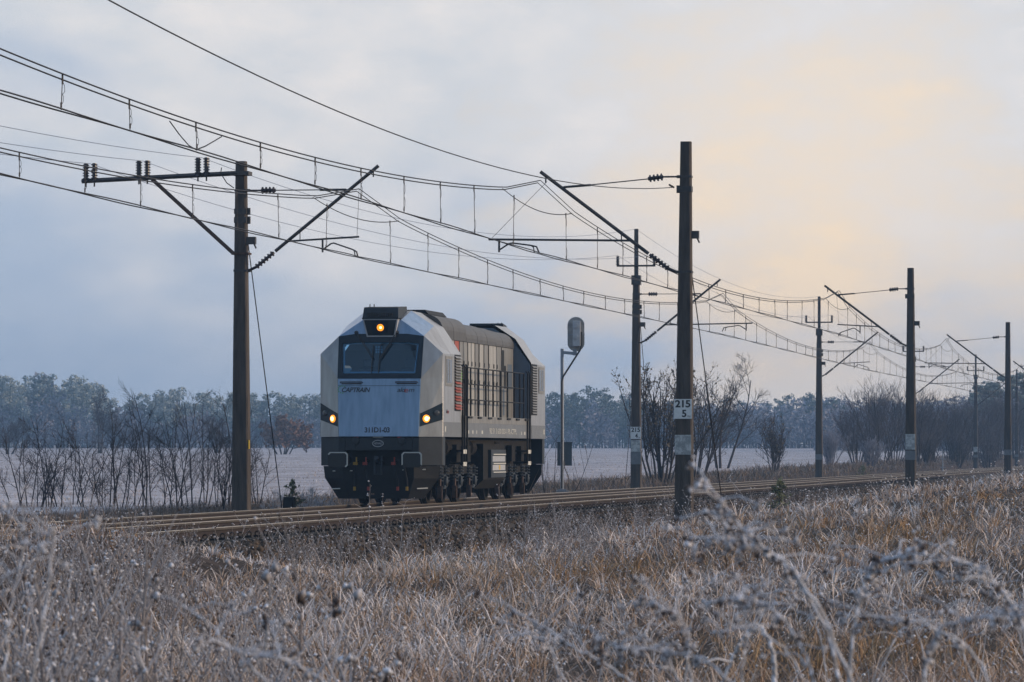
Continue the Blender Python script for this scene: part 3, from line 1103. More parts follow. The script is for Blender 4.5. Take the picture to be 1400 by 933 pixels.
def cab(rear):
    def T(p):
        return Vector((-p.x, LEN - p.y, p.z)) if rear else p

    def M():
        m = MB()
        m.T = T
        return m
    s = 2.9
    sh = M()
    for e in (-1, 1):
        A = lambda x, y, z: (e * x, y, z)
        sh.poly([A(.96, 0, 1.6), A(1.475, .4, 1.6), A(1.475, .4, 2.98), A(1.0, .09, 2.98)])
        sh.poly([A(1.0, .09, 2.98), A(1.475, .4, 2.98), A(1.475, .4, 3.56), A(1.02, .36, 3.98)])
        sh.poly([A(1.475, .4, 1.6), A(1.475, s, 1.6), A(1.475, s, 3.60), A(1.475, 1.5, 3.58), A(1.475, .4, 3.56), A(1.475, .4, 2.98)])
        sh.poly([A(1.02, .36, 3.98), A(1.475, .4, 3.56), A(1.475, 1.5, 3.58)])
        sh.poly([A(1.02, .36, 3.98), A(1.475, 1.5, 3.58), A(1.06, 1.5, 4.24)])
        sh.poly([A(1.06, 1.5, 4.24), A(1.475, 1.5, 3.58), A(1.475, s, 3.60), A(1.05, s, 4.24)])
        sh.poly([A(.46, .44, 4.36), A(1.02, .36, 3.98), A(1.06, 1.5, 4.24), A(.55, 1.3, 4.60)], 1)
        sh.poly([A(.55, 1.3, 4.60), A(1.06, 1.5, 4.24), A(1.05, s, 4.24), A(.5, s, 4.60)])
    sh.poly([(-.46, .44, 4.36), (.46, .44, 4.36), (.55, 1.3, 4.60), (-.55, 1.3, 4.60)])
    sh.poly([(-.55, 1.3, 4.60), (.55, 1.3, 4.60), (.5, s, 4.60), (-.5, s, 4.60)])
    sh.poly([(-1.02, .36, 3.98), (1.02, .36, 3.98), (.46, .44, 4.36), (-.46, .44, 4.36)], 1)
    cabo = sh.build('cab', [MATS['loco_silver'], MATS['loco_front']], loco, bevel=0.012)
    # back wall facing the walkway
    bw = M()
    bw.prism([(-1.45, 1.62), (1.45, 1.62), (1.45, 3.55), (1.0, 4.17), (.46, 4.53), (-.46, 4.53), (-1.0, 4.17), (-1.45, 3.55)], s - .05, s + .01)
    bw.build('back_wall', MATS['loco_inner'], cabo)
    d = M()
    d.box((1.02, s + .02, 2.2), (1.40, s + .05, 3.5))
    d.build('walkway_door', MATS['loco_inner'], cabo)
    d = M()
    pts = []
    for (cx, cz, a0) in ((1.33, 3.32, 0), (1.09, 3.32, 90), (1.09, 2.86, 180), (1.33, 2.86, 270)):
        for j in range(4):
            a = math.radians(a0 + j * 30)
            pts.append((cx + .06 * math.cos(a), cz + .06 * math.sin(a)))
    d.prism(pts, s + .05, s + .07)
    d.build('door_window_frame', MATS['loco_black'], cabo)
    d = M()
    d.box((1.08, s + .071, 2.86), (1.34, s + .078, 3.32))
    d.build('door_window', MATS['lens_dark'], cabo)
    # front panel
    fp = M()
    fp.add([(-.955, -.012, 1.60), (.955, -.012, 1.60), (.995, .078, 2.97), (-.995, .078, 2.97),
            (-.955, .02, 1.60), (.955, .02, 1.60), (.995, .11, 2.97), (-.995, .11, 2.97)],
           [(0, 1, 2, 3), (5, 4, 7, 6), (4, 5, 1, 0), (1, 5, 6, 2), (2, 6, 7, 3), (3, 7, 4, 0)])
    fpo = fp.build('front_panel', MATS['loco_front'], cabo, bevel=.012)
    fy = lambda z: -.012 + .09 * (z - 1.6) / 1.37
    sm = M()
    sm.box((-.985, fy(2.80) - .004, 2.796), (.985, fy(2.80) + .004, 2.806))
    sm.build('panel_seam', MATS['surround'], fpo)
    # windscreen: surround as a frame, glass behind it
    ws = M()
    wy = lambda z: .09 + .27 * (z - 2.98) / 1.0
    o = [(-1.0, 2.98), (1.0, 2.98), (1.02, 3.975), (.62, 4.03), (-.62, 4.03), (-1.02, 3.975)]
    i_ = [(-.88, 3.09), (.86, 3.09), (.91, 3.80), (.60, 3.83), (-.62, 3.83), (-.92, 3.80)]
    vs = [(x, wy(z) - .014, z) for x, z in o] + [(x, wy(z) - .014, z) for x, z in i_] + [(x, wy(z) + .05, z) for x, z in i_]
    fs = [(k, (k + 1) % 6, 6 + (k + 1) % 6, 6 + k) for k in range(6)] + [(6 + k, 6 + (k + 1) % 6, 12 + (k + 1) % 6, 12 + k) for k in range(6)]
    ws.add(vs, fs)
    ws.build('windscreen_surround', MATS['surround'], cabo)
    g = M()
    g.poly([(x * 1.02, wy(z) + .012, z) for x, z in i_])
    g.build('windscreen', MATS['wind_glass'], cabo)
    fr = M()
    for a, b in ((0, 1), (1, 2), (2, 3), (3, 4), (4, 5), (5, 0)):
        p, q = i_[a], i_[b]
        fr.tube([(p[0] * .975, wy(p[1]) + .06, p[1] + (.02 if p[1] < 3.4 else -.015)), (q[0] * .975, wy(q[1]) + .06, q[1] + (.02 if q[1] < 3.4 else -.015))], .022, 4)
    fr.build('inner_frame', MATS['cab_frame'], cabo)
    # cab interior
    it = M()
    it.box((-1.3, 2.2, 1.9), (1.3, 2.25, 3.68))
    it.build('cab_bulkhead', MATS['cab_inside'], cabo)
    it = M()
    it.box((-.95, .5, 2.5), (.95, .95, 3.06))
    it.box((.35, .55, 3.06), (.80, .80, 3.16))
    it.build('driver_desk', MATS['surround'], cabo)
    for sx2 in (-.5, .5):
        it = M()
        it.box((sx2 - .24, 1.45, 2.5), (sx2 + .24, 1.58, 3.25))
        it.box((sx2 - .25, 1.05, 2.5), (sx2 + .25, 1.5, 2.62))
        it.box((sx2 - .14, 1.46, 3.27), (sx2 + .14, 1.55, 3.45))
        it.build('seat', MATS['cab_inside'], cabo, bevel=.03)
    it = M()
    for kx in range(3):
        for kz in range(3):
            it.box((-.17 + .06 * kx, .52, 3.58 + .06 * kz), (-.125 + .06 * kx, .525, 3.625 + .06 * kz))
    it.build('notice_sheet', MATS['cab_frame'], cabo)
    it = M()
    it.prism([(-.84, 3.10), (-.72, 3.10), (-.72, 3.16), (-.68, 3.17), (-.68, 3.22), (-.72, 3.27), (-.84, 3.28)], wy(3.15) + .03, wy(3.15) + .035)
    it.build('glass_reflex', MATS['light_mark'], cabo)  # pale plate shaped and coloured to imitate a light reflex in the windscreen
    # wipers
    for bx, tx, tz in ((-.60, -.17, 3.44), (.37, .0, 3.44)):
        w = M()
        w.tube([(bx, wy(4.06) - .07, 4.06), (tx, wy(tz) - .07, tz)], .013, 5)
        w.tube([(bx + (.05 if bx > 0 else .04), wy(4.06) - .07, 4.05), (tx + .03, wy(tz) - .07, tz + .02)], .010, 5)
        w.tube([(tx, wy(3.75) - .05, tz + .33), (tx - .02, wy(3.1) - .05, 3.10)], .012, 5)
        w.lathe((bx, wy(4.06) - .0, 4.06), (0, -1, 0), [(0, .05), (.06, .045), (.08, .02)], 8)
        w.build('wiper', MATS['black_paint'], cabo)
    # handrails under the windscreen
    for e in (-1, 1):
        h = M()
        h.tube([(e * .92, .08, 2.87), (e * .92, .0, 2.89), (e * .40, .0, 2.89), (e * .40, .08, 2.87)], .013, 6)
        h.tube([(e * .9, .07, 2.85), (e * .42, .07, 2.85)], .016, 4)
        h.build('handrail', MATS['galv'], cabo)
    # roof lamp box
    b = M()
    b.add([(-.43, .22, 4.40), (.43, .22, 4.40), (.47, 1.2, 4.40), (-.47, 1.2, 4.40), (-.41, .34, 4.655), (.41, .34, 4.655), (.45, 1.25, 4.70), (-.45, 1.25, 4.70)],
          [(0, 1, 5, 4), (1, 2, 6, 5), (2, 3, 7, 6), (3, 0, 4, 7), (4, 5, 6, 7), (0, 3, 2, 1)])
    b.box((-.435, .20, 4.37), (.435, .3, 4.41))
    bo = b.build('roof_box', MATS['loco_skirt'], cabo)
    gr = M()
    for j in range(12):
        gr.box((-.31 + j * .052, .195 + .012, 4.43), (-.275 + j * .052, .245, 4.52))
    gr.build('grille', MATS['black_paint'], bo)
    for ax_ in (-.30, -.20):
        a_ = M()
        a_.tube([(ax_, .5, 4.66), (ax_, .5, 4.74)], .012, 5)
        a_.build('antenna', MATS['black_paint'], bo)
    hb_ = M()
    hb_.add([(-.42, .20, 4.37), (.42, .20, 4.37), (.34, .30, 3.955), (-.34, .30, 3.955), (-.42, .45, 4.37), (.42, .45, 4.37), (.34, .45, 3.955), (-.34, .45, 3.955)],
            [(3, 2, 6, 7), (0, 3, 7, 4), (1, 5, 6, 2), (0, 4, 5, 1), (0, 1, 2, 3)])
    ho = hb_.build('headlamp_housing', MATS['grey_paint'], cabo)
    q = M()
    q.add([(-.385, .199, 4.35), (.385, .199, 4.35), (.31, .287, 3.99), (-.31, .287, 3.99), (-.385, .21, 4.35), (.385, .21, 4.35), (.31, .30, 3.99), (-.31, .30, 3.99)],
          [(0, 1, 2, 3), (0, 4, 5, 1), (1, 5, 6, 2), (2, 6, 7, 3), (3, 7, 4, 0)])
    q.build('lamp_backing', MATS['loco_skirt'], ho)
    q = M()
    q.add([(-.22, .188, 4.345), (.18, .188, 4.345), (.15, .276, 4.00), (-.19, .276, 4.00)], [(0, 1, 2, 3)])
    q.build('lamp_cover', MATS['surround'], ho)
    q = M()
    yl = .225
    q.lathe((-.0, yl + .01, 4.175), (0, -1, -.1), [(0, .085), (.03, .08), (.035, .0)], 16)
    q.build('headlamp', MATS['lamp_orange'] if not rear else MATS['lens_dark'], ho)
    if not rear:
        q = M()
        q.lathe((.012, yl - .028, 4.172), (0, -1, -.1), [(0, .028), (.006, .0)], 10)
        q.build('headlamp_bulb', MATS['lamp_core'], ho)
    # corner lamp clusters on the wings
    for e in (-1, 1):
        wn = Vector((e * .4, -.515, 0)).normalized()

        def wp(t, z, off):
            # point on the wing: t = 0 at the front panel edge, 1 at the outer corner
            zz = (z - 1.6) / 1.38
            p0 = Vector((e * (.96 + .04 * zz), .09 * zz, z))
            p1_ = Vector((e * 1.475, .4, z))
            return p0.lerp(p1_, t) + wn * off
        c = M()
        ring_o = [(.03, 1.84), (.97, 2.00), (.97, 2.40), (.03, 2.15)]
        vs = [wp(t_, z_, .012) for t_, z_ in ring_o] + [wp(t_, z_, -.03) for t_, z_ in ring_o]
        c.add(vs, [(0, 1, 2, 3), (0, 4, 5, 1), (1, 5, 6, 2), (2, 6, 7, 3), (3, 7, 4, 0)])
        co = c.build('lamp_cluster', MATS['surround'], cabo)
        for t_, z_, r_, m_ in ((.27, 2.025, .092, 'lamp_orange' if not rear else 'lens_dark'), (.70, 2.16, .075, 'lens_dark')):
            l_ = M()
            l_.lathe(wp(t_, z_, .012), wn, [(0, r_), (.018, r_ * .96), (.028, r_ * .6), (.032, 0)], 16)
            l_.build('headlamp' if r_ > .08 else 'tail_lamp', MATS[m_], co)
            if m_ == 'lamp_orange':
                l_ = M()
                l_.lathe(wp(t_, z_, .040), wn, [(0, r_ * .6), (.006, 0)], 12)
                l_.build('headlamp_bulb', MATS['lamp_core'], co)
    # side window, grey band, louvres
    for e in (-1, 1):
        X_ = e * 1.475
        w = M()
        w.box((X_ - .01, .70, 2.80), (X_ + e * .012, 1.62, 3.52))
        wf = w.build('side_window_frame', MATS['loco_cream'], cabo, bevel=.03)
        w = M()
        w.box((X_ + e * .012, .78, 2.88), (X_ + e * .016, 1.54, 3.44))
        w.build('side_window', MATS['lens_dark'], cabo)
        w = M()
        w.box((X_ + e * .016, .86, 2.9), (X_ + e * .02, .90, 3.42))
        w.box((X_ + e * .016, 1.15, 2.9), (X_ + e * .02, 1.21, 3.42))
        w.build('window_bar', MATS['loco_cream'], cabo)
        w = M()
        w.box((X_ - .004, .41, 1.602), (X_ + e * .006, s, 1.95))
        w.build('lower_band', MATS['loco_band'], cabo)
        w = M()
        w.box((X_ - .02, 1.98, 2.22), (X_ + e * .003, s - .03, 3.57))
        w.build('louvre_back', MATS['loco_black'], cabo)
        for j in range(19):
            z_ = 2.27 + j * .068
            w = M()
            w.add([(X_ + e * .0, 2.0, z_ + .045), (X_ + e * .0, s - .05, z_ + .045), (X_ + e * .045, s - .05, z_), (X_ + e * .045, 2.0, z_),
                   (X_ + e * .0, 2.0, z_ + .033), (X_ + e * .0, s - .05, z_ + .033), (X_ + e * .045, s - .05, z_ - .012), (X_ + e * .045, 2.0, z_ - .012)],
                  [(0, 1, 2, 3), (4, 7, 6, 5), (3, 2, 6, 7), (0, 3, 7, 4), (1, 5, 6, 2)])
            w.build('louvre_slat', MATS['graf_red' if (j < 10 and j % 3 != 2 and not rear) else 'loco_cream'], cabo)
        w = M()
        w.box((X_ + e * .006, .60, 1.72), (X_ + e * .009, .74, 1.85))
        w.build('data_panel', MATS['light_mark'], cabo)
    # lower skirt with buffer beam and plough
    sk = M()
    for e in (-1, 1):
        A = lambda x, y, z: (e * x, y, z)
        sk.prism([(e * .80, .045), (e * .955, .02), (e * 1.46, .41), (e * 1.46, .78), (e * .80, .78)], .92, 1.595, 'z')
    sk.box((-.80, .03, 1.28), (.80, .5, 1.595))
    sko = sk.build('skirt', MATS['loco_skirt'], cabo, bevel=.015)
    k_ = M()
    k_.box((-.79, .45, .5), (.79, .6, 1.29))
    k_.build('coupler_recess', MATS['loco_black'], cabo)
    for e in (-1, 1):
        k_ = M()
        k_.box((e * .52 - .07, .018, 1.575), (e * .52 + .03, .06, 1.63))
        k_.build('red_reflector', MATS['red_paint'], sko)
        k_ = M()
        k_.lathe((e * .55, .028, 1.50), (0, -1, 0), [(0, .10), (.02, .095), (.03, .05)], 12)
        k_.tube([(e * .55, .0, 1.42), (e * .55, .0, 1.30)], .012, 5)
        k_.build('socket_cover', MATS['loco_skirt'], sko)
    k_ = M()
    k_.box((-.14, .012, 1.585), (.10, .035, 1.61))
    k_.build('step_tread', MATS['light_mark'], sko)
    pl = M()
    pl.add([(-1.40, .40, .91), (-.85, -.04, .91), (.85, -.04, .91), (1.40, .40, .91), (-1.02, .30, .14), (-.70, .03, .14), (.70, .03, .14), (1.02, .30, .14),
            (-1.38, .50, .91), (1.38, .50, .91), (-1.0, .45, .14), (1.0, .45, .14), (-1.36, .40, .62), (1.36, .40, .62), (-.85, -.03, .62), (.85, -.03, .62)],
           [(0, 1, 14, 12), (1, 2, 15, 14), (2, 3, 13, 15), (12, 14, 5, 4), (14, 15, 6, 5), (15, 13, 7, 6), (0, 12, 4, 10, 8), (3, 9, 11, 7, 13), (8, 10, 11, 9), (4, 5, 6, 7, 11, 10)])
    plo = pl.build('plough', MATS['loco_black'], cabo)
    for x0, x1, z_ in ((-1.13, -.62, .79), (.58, 1.1, .82), (-1.14, -.93, .37), (.92, 1.14, .38)):
        k_ = M()
        y0 = -.06 if abs(x0 + x1) < 1.9 else .28
        yv = lambda x: -.05 + max(0, abs(x) - .85) * .8
        k_.tube([(x0, yv(x0), z_), (x1, yv(x1), z_ + .01)], .014, 5)
        k_.build('step_edge', MATS['light_mark'], plo)
    # buffers
    for e in (-1, 1):
        bf = M()
        bf.lathe((e * .88, .42, 1.06), (0, -1, 0), [(0, .16), (.55, .16), (.56, .11), (.86, .11)], 14)
        bfo = bf.build('buffer', MATS['loco_black'], loco)
        bp = M()
        c_ = [(e * .88 + dx, 1.06 + dz) for dx, dz in ((-.24, -.13), (-.19, -.18), (.19, -.18), (.24, -.13), (.24, .13), (.19, .18), (-.19, .18), (-.24, .13))]
        bp.prism(c_, -.44, -.50)
        bp.build('buffer_plate', MATS['black_paint'], bfo)
        bp = M()
        n8 = len(c_)
        ci = [(e * .88 + (x - e * .88) * .88, 1.06 + (z - 1.06) * .86) for x, z in c_]
        vs = [(x, -.503, z) for x, z in c_] + [(x, -.503, z) for x, z in ci]
        for j in range(n8):
            if (e < 0 and j in (2, 3, 4, 5, 6)) or (e > 0 and j in (4, 5, 6, 7, 3)):
                bp.add([vs[j], vs[(j + 1) % n8], vs[n8 + (j + 1) % n8], vs[n8 + j]], [(0, 1, 2, 3)])
        bp.build('plate_rim', MATS['light_mark'], bfo)
    # hook and hoses
    hk_ = M()
    hk_.tube([(-.02, .45, 1.0), (-.02, .0, 1.02), (-.02, -.12, 1.10)], .05, 8)
    hk_.tube([(-.09, .0, 1.15), (-.09, -.05, .72), (.07, -.05, .72), (.07, .0, 1.15)], .025, 6)
    hk_.build('coupling_hook', MATS['loco_skirt'], loco)
    for hx, m_, bx_ in ((-.55, 'tap_yellow', -.55), (-.32, 'tap_red', -.22), (.36, 'tap_red', .48), (.62, 'tap_yellow', .70)):
        h = M()
        h.tube([(hx, .42, 1.02), (hx, .1, 1.0), (hx, -.06, .9), (bx_, -.12, .55), (bx_, -.12, .36)], .026, 6)
        ho_ = h.build('brake_hose', MATS['loco_black'], loco)
        h = M()
        h.cbox((hx, -.02, .97), (.10, .10, .07))
        h.tube([(hx + .03, -.05, 1.12), (hx + .03, -.05, .93)], .018, 5)
        h.cbox((bx_, -.13, .38), (.055, .05, .09))
        h.build('hose_tap', MATS[m_], ho_)['kind'] = 'stuff'
    return cabo, fpo, sko


cab_f, panel_f, skirt_f = cab(False)
cab_r, panel_r, skirt_r = cab(True)
# writing on the front
fyz = lambda z: -.012 + .09 * (z - 1.6) / 1.37 - .003
frot = (math.pi / 2 - .066, 0, 0)
lettering('operator_name', 'CAPTRAIN', .155, MATS['print_dark'], panel_f, (-.565, fyz(2.70) - .004, 2.70), frot, width=.68, shear=.25, bold=.003)
lg = MB()
for a in (95, 125, 155, 185, 215, 245, 275, 60):
    a = math.radians(a)
    c_ = (-.875 + .105 * math.cos(a), fyz(2.7) - .004, 2.715 + .085 * math.sin(a))
    lg.lathe(c_, (0, -1, 0), [(0, .016), (.003, .016)], 8)
lg.build('logo_stars', MATS['logo_green'], panel_f)
lettering('lessor_name', 'aki  m', .155, MATS['print_dark'], panel_f, (.635, fyz(2.70) - .004, 2.70), frot, width=.41, shear=.25)
lettering('lessor_letter', 'e', .175, MATS['red_paint'], panel_f, (.645, fyz(2.70) - .006, 2.695), frot, width=.09, shear=.2)
po = MB()
pts = []
for i in range(24):
    a = 2 * math.pi * i / 24
    pts.append((-.03 + .36 * abs(math.cos(a)) ** .6 * math.copysign(1, math.cos(a)), 1.76 + .12 * abs(math.sin(a)) ** .6 * math.copysign(1, math.sin(a))))
po.prism(pts, fyz(1.76) - .004, fyz(1.76) + .003)
pho = po.build('number_ground', mat('number_ground', (0.30, 0.45, 0.68), 0.35, 0.1), panel_f)
lettering('fleet_number', '311D1-03', .165, MATS['print_dark'], pho, (-.03, fyz(1.76) - .008, 1.755), frot, width=.60, bold=.004)
pl_ = MB()
pp = [(-.02 + .13 * math.cos(math.radians(a)) * (1.0), 1.44 + .075 * math.sin(math.radians(a))) for a in range(0, 360, 20)]
for i in range(len(pp)):
    a, b = pp[i], pp[(i + 1) % len(pp)]
    pl_.tube([(a[0], .024, a[1]), (b[0], .024, b[1])], .010, 4)
pl_.build('maker_plate', MATS['grey_paint'], skirt_f)
lettering('maker_name', 'NEWAG', .075, MATS['grey_paint'], skirt_f, (-.02, .024, 1.44), FRONT, width=.19)
wt_ = MB().prism([(.70, 1.41), (.80, 1.41), (.76, 1.48)], .034, .040)
wt_.build('warning_triangle', MATS['yellow_paint'], skirt_f)
lettering('lessor_name', 'aki m', .13, MATS['print_dark'], cab_f, (1.479, .98, 2.20), SIDE, width=.36)
lettering('lessor_letter', 'e', .17, MATS['red_paint'], cab_f, (1.481, 1.03, 2.20), SIDE, width=.10)

# hood between the cabs
Y0, Y1 = 2.92, 14.08
SEGS = [2.92, 4.55, 6.4, 8.15, 9.65, 11.05, 12.2, 14.08]
hc = MB()
hc.prism([(-.97, 2.1), (.97, 2.1), (.97, 4.0), (.60, 4.3), (-.60, 4.3), (-.97, 4.0)], Y0, Y1)
hc.build('hood_core', MATS['loco_inner'], loco)
for i in range(len(SEGS) - 1):
    a, b = SEGS[i] + .015, SEGS[i + 1] - .015
    top = 4.62 if i < 2 else (4.5 if i < 5 else 4.46)
    pr = []
    for j in range(7):
        an = math.radians(90 * j / 6)
        pr.append((.62 + .40 * math.cos(an), top - .42 + .36 * math.sin(an)))
    pr = [(1.02, 3.98)] + pr + [(.40, top)]
    full_ = [(x, z) for x, z in pr] + [(-x, z) for x, z in reversed(pr)]
    o_ = MB().prism(full_, a, b).build('hood_roof', MATS['loco_roof'], loco)
    if i in (0, 1, 2, 3):
        v_ = MB()
        for kk in range(3):
            v_.box((-.3, a + .2 + kk * .4, top), (.3, a + .5 + kk * .4, top + .05))
        v_.build('roof_hatch', MATS['loco_black'], o_)
MB().prism([(-.60, 4.58), (.60, 4.58), (.50, 4.69), (-.50, 4.69)], 3.4, 6.0).build('fan_housing', MATS['loco_black'], loco)
rg = random.Random(5)
y = Y0 + .02
i = 0
cols = ['loco_white', 'loco_cream', 'loco_white', 'graf_red', 'loco_cream', 'loco_cream', 'loco_white', 'loco_white', 'loco_cream']
while y < 12.0:
    w = rg.uniform(.42, .72)
    zt = 3.97
    m_ = cols[i % len(cols)] if not (i % len(cols) == 3 and i > 5) else 'loco_white'
    for e in (-1, 1):
        dpo = MB().box((e * .97, y, 2.14), (e * (.992 + .005 * (i % 2)), y + w, zt)).build('hood_door', MATS[m_], loco)
        hd = MB()
        for zz in (2.5, 3.0, 3.45):
            hd.cbox((e * 1.004, y + .05, zz), (.014, .05, .11))
        hd.cbox((e * 1.004, y + w - .06, 2.95), (.016, .03, .16))
        hd.build('hinge', MATS['loco_black'], dpo)['kind'] = 'stuff'
        if rg.random() < .5:
            MB().box((e * .99, y + w + .006, 2.14), (e * 1.012, y + w + .045, zt)).build('door_post', MATS['loco_roof'], loco)
        if m_ == 'loco_cream' and i in (4, 5) and e > 0:
            MB().box((e * 1.006, y + .08, 3.0 - .2 * (i - 4)), (e * 1.009, y + w * .6, 3.25 - .2 * (i - 4))).build('green_mark', MATS['graf_green'], dpo)
    y += w + .055
    i += 1
for e in (-1, 1):
    p_ = MB().box((e * .97, y, 2.14), (e * 1.0, 14.05, 3.97)).build('hood_door', MATS['loco_cream'], loco)
    for ya, yb, za, zb_, m_ in ((12.15, 12.5, 3.35, 3.75, 'loco_black'), (12.5, 12.8, 2.9, 3.3, 'loco_black'), (13.1, 13.8, 2.9, 3.35, 'loco_inner'), (12.3, 12.55, 2.2, 2.7, 'loco_inner')):
        MB().box((e * 1.0, ya, za), (e * 1.006, yb, min(zb_ + .2, 3.9))).build('inspection_panel', MATS[m_], p_)

# frame sill and walkway
for e in (-1, 1):
    MB().box((e * .90, 2.91, 1.95), (e * 1.47, 14.09, 2.12)).build('walkway_sill', MATS['loco_cream'], loco)
    bnd = MB().box((e * .90, 2.91, 1.60), (e * 1.472, 14.09, 1.948)).build('sill_band', MATS['loco_band'], loco)
    if e > 0:
        lettering('vehicle_number', '92 51 3 630 003-1 PL-CTPL', .19, MATS['light_mark'], bnd, (1.476, 9.4, 1.76), SIDE, width=4.4)
        for yy, wd_ in ((4.0, .12), (4.6, .15), (5.2, .1), (6.0, .2), (12.4, .1), (12.9, .2), (13.4, .15)):
            MB().box((1.472, yy, 1.69), (1.4745, yy + wd_, 1.77)).build('stencil_mark', MATS['light_mark'], bnd)
        for yy in (4.0, 5.4, 7, 8.5, 10, 11.5, 13):
            MB().box((1.47, yy, 2.06), (1.50, yy + .5, 2.11)).build('walkway_edge', MATS['loco_black'], loco)
    # railings
    rl = MB()
    for z_ in (2.52, 2.90, 3.30):
        rl.tube([(e * 1.43, 3.9, z_), (e * 1.43, 13.1, z_)], .017, 6)
    ro = rl.build('railing', MATS['loco_black'], loco)
    for yy in (3.9, 4.6, 5.75, 6.9, 8.05, 9.2, 10.35, 11.5, 12.4, 13.1):
        MB().tube([(e * 1.43, yy, 1.9), (e * 1.43, yy, 3.30)], .024, 6).build('railing_post', MATS['loco_black'], ro)
    for yy in (3.05, 3.35, 3.72, 13.35, 13.75):
        MB().tube([(e * 1.49, yy, .95), (e * 1.50, yy, 3.30), (e * 1.45, yy + .05, 3.36)], .024, 6).build('grab_rail', MATS['loco_black'], ro)
    for yy in (3.05, 13.35):
        for z_ in (.95, 1.25):
            MB().box((e * 1.15, yy - .02, z_), (e * 1.5, yy + .70, z_ + .04)).box((e * 1.49, yy + .02, z_ - .05), (e * 1.51, yy + .5, z_ + .05), 1).build('boarding_step', [MATS['loco_under'], MATS['light_mark']], loco)

# underframe, tank, bogies
MB().box((-1.1, .6, 1.2), (1.1, LEN - .6, 1.62)).build('underframe', MATS['loco_under'], loco)
MB().prism([(-1.35, .55), (-1.1, .32), (1.1, .32), (1.35, .55), (1.35, 1.45), (-1.35, 1.45)], 7.0, 10.4).build('fuel_tank', MATS['loco_under'], loco)
bx_ = MB().box((1.35, 7.75, .60), (1.43, 10.1, 1.30)).build('equipment_panel', MATS['loco_skirt'], loco)
MB().box((1.43, 7.95, 1.00), (1.437, 9.95, 1.14)).build('vent_cover', MATS['pale_box'], bx_)
MB().box((1.43, 7.95, .78), (1.437, 9.95, .92)).build('filler_panel', MATS['grey_paint'], bx_)
for z_ in (.94, .72, 1.17):
    MB().box((1.43, 7.95, z_), (1.46, 9.95, z_ + .025)).build('panel_ledge', MATS['light_mark'], bx_)
MB().box((1.437, 8.95, .79), (1.441, 9.12, .91)).build('yellow_mark', MATS['yellow_paint'], bx_)
for e in (-1, 1):
    for yy in (6.75, 10.6, 3.0):
        MB().lathe((e * 1.0, yy - .35, 1.35), (0, 1, 0), [(0, .1), (.05, .2), (.65, .2), (.7, .1)], 12).build('air_reservoir', MATS['loco_under'], loco)
for yc in (4.2, 12.8):
    fr_ = MB()
    for e in (-1, 1):
        fr_.prism([(yc - 2.9, .62), (yc - 2.7, .95), (yc - 1.2, .86), (yc, .95), (yc + 1.2, .86), (yc + 2.7, .95), (yc + 2.9, .62), (yc + 2.3, .72), (yc, .70), (yc - 2.3, .72)],
                  e * 1.02, e * 1.14, 'x')
    fr_.box((-1.02, yc - .3, .6), (1.02, yc + .3, .95))
    bo_ = fr_.build('bogie', MATS['loco_under'], loco)
    for ax_ in (-2.1, 0, 2.1):
        for e in (-1, 1):
            wv = MB()
            wv.lathe((e * .68, yc + ax_, .525), (e, 0, 0), [(0, .45), (0, .555), (.03, .55), (.035, .525), (.14, .52), (.14, .44), (.10, .42), (.10, .16), (.16, .14), (.16, 0.0)], 28)
            wv.build('wheel', MATS['loco_under'], bo_)
            ab_ = MB().cbox((e * 1.12, yc + ax_, .53), (.2, .36, .34))
            ab_.lathe((e * 1.2, yc + ax_, .53), (e, 0, 0), [(0, .14), (.08, .13), (.1, .05)], 12)
            ab_.build('axle_box', MATS['loco_skirt'], bo_)
            tg = MB().box((e * 1.225, yc + ax_ - .1, .40), (e * 1.26, yc + ax_ + .1, .50))
            tg.build('box_cover', MATS['grey_paint' if e > 0 else 'loco_under'], bo_)
            for dy in (-.42, .42):
                sp_ = MB()
                for kk in range(5):
                    sp_.ring((e * 1.14, yc + ax_ + dy, .55 + kk * .075), (0, 0, 1), .10, .022, 12, 5)
                sp_.tube([(e * 1.14, yc + ax_ + dy, .5), (e * 1.14, yc + ax_ + dy, .92)], .06, 6)
                sp_.build('coil_spring', MATS['loco_skirt'], bo_)
            sd_ = MB().tube([(e * 1.2, yc + ax_ - .62, .30), (e * 1.2, yc + ax_ - .58, .60)], .035, 5)
            sd_.cbox((e * 1.2, yc + ax_ - .6, .28), (.12, .07, .3))
            sd_.build('brake_shoe', MATS['rust_steel'], bo_)
    MB().box((1.16, yc - .9, 1.0), (1.3, yc - .3, 1.42)).build('sand_box', MATS['loco_under'], bo_)
    MB().box((1.16, yc + .8, 1.0), (1.28, yc + 1.3, 1.4)).build('sand_box', MATS['loco_under'], bo_)

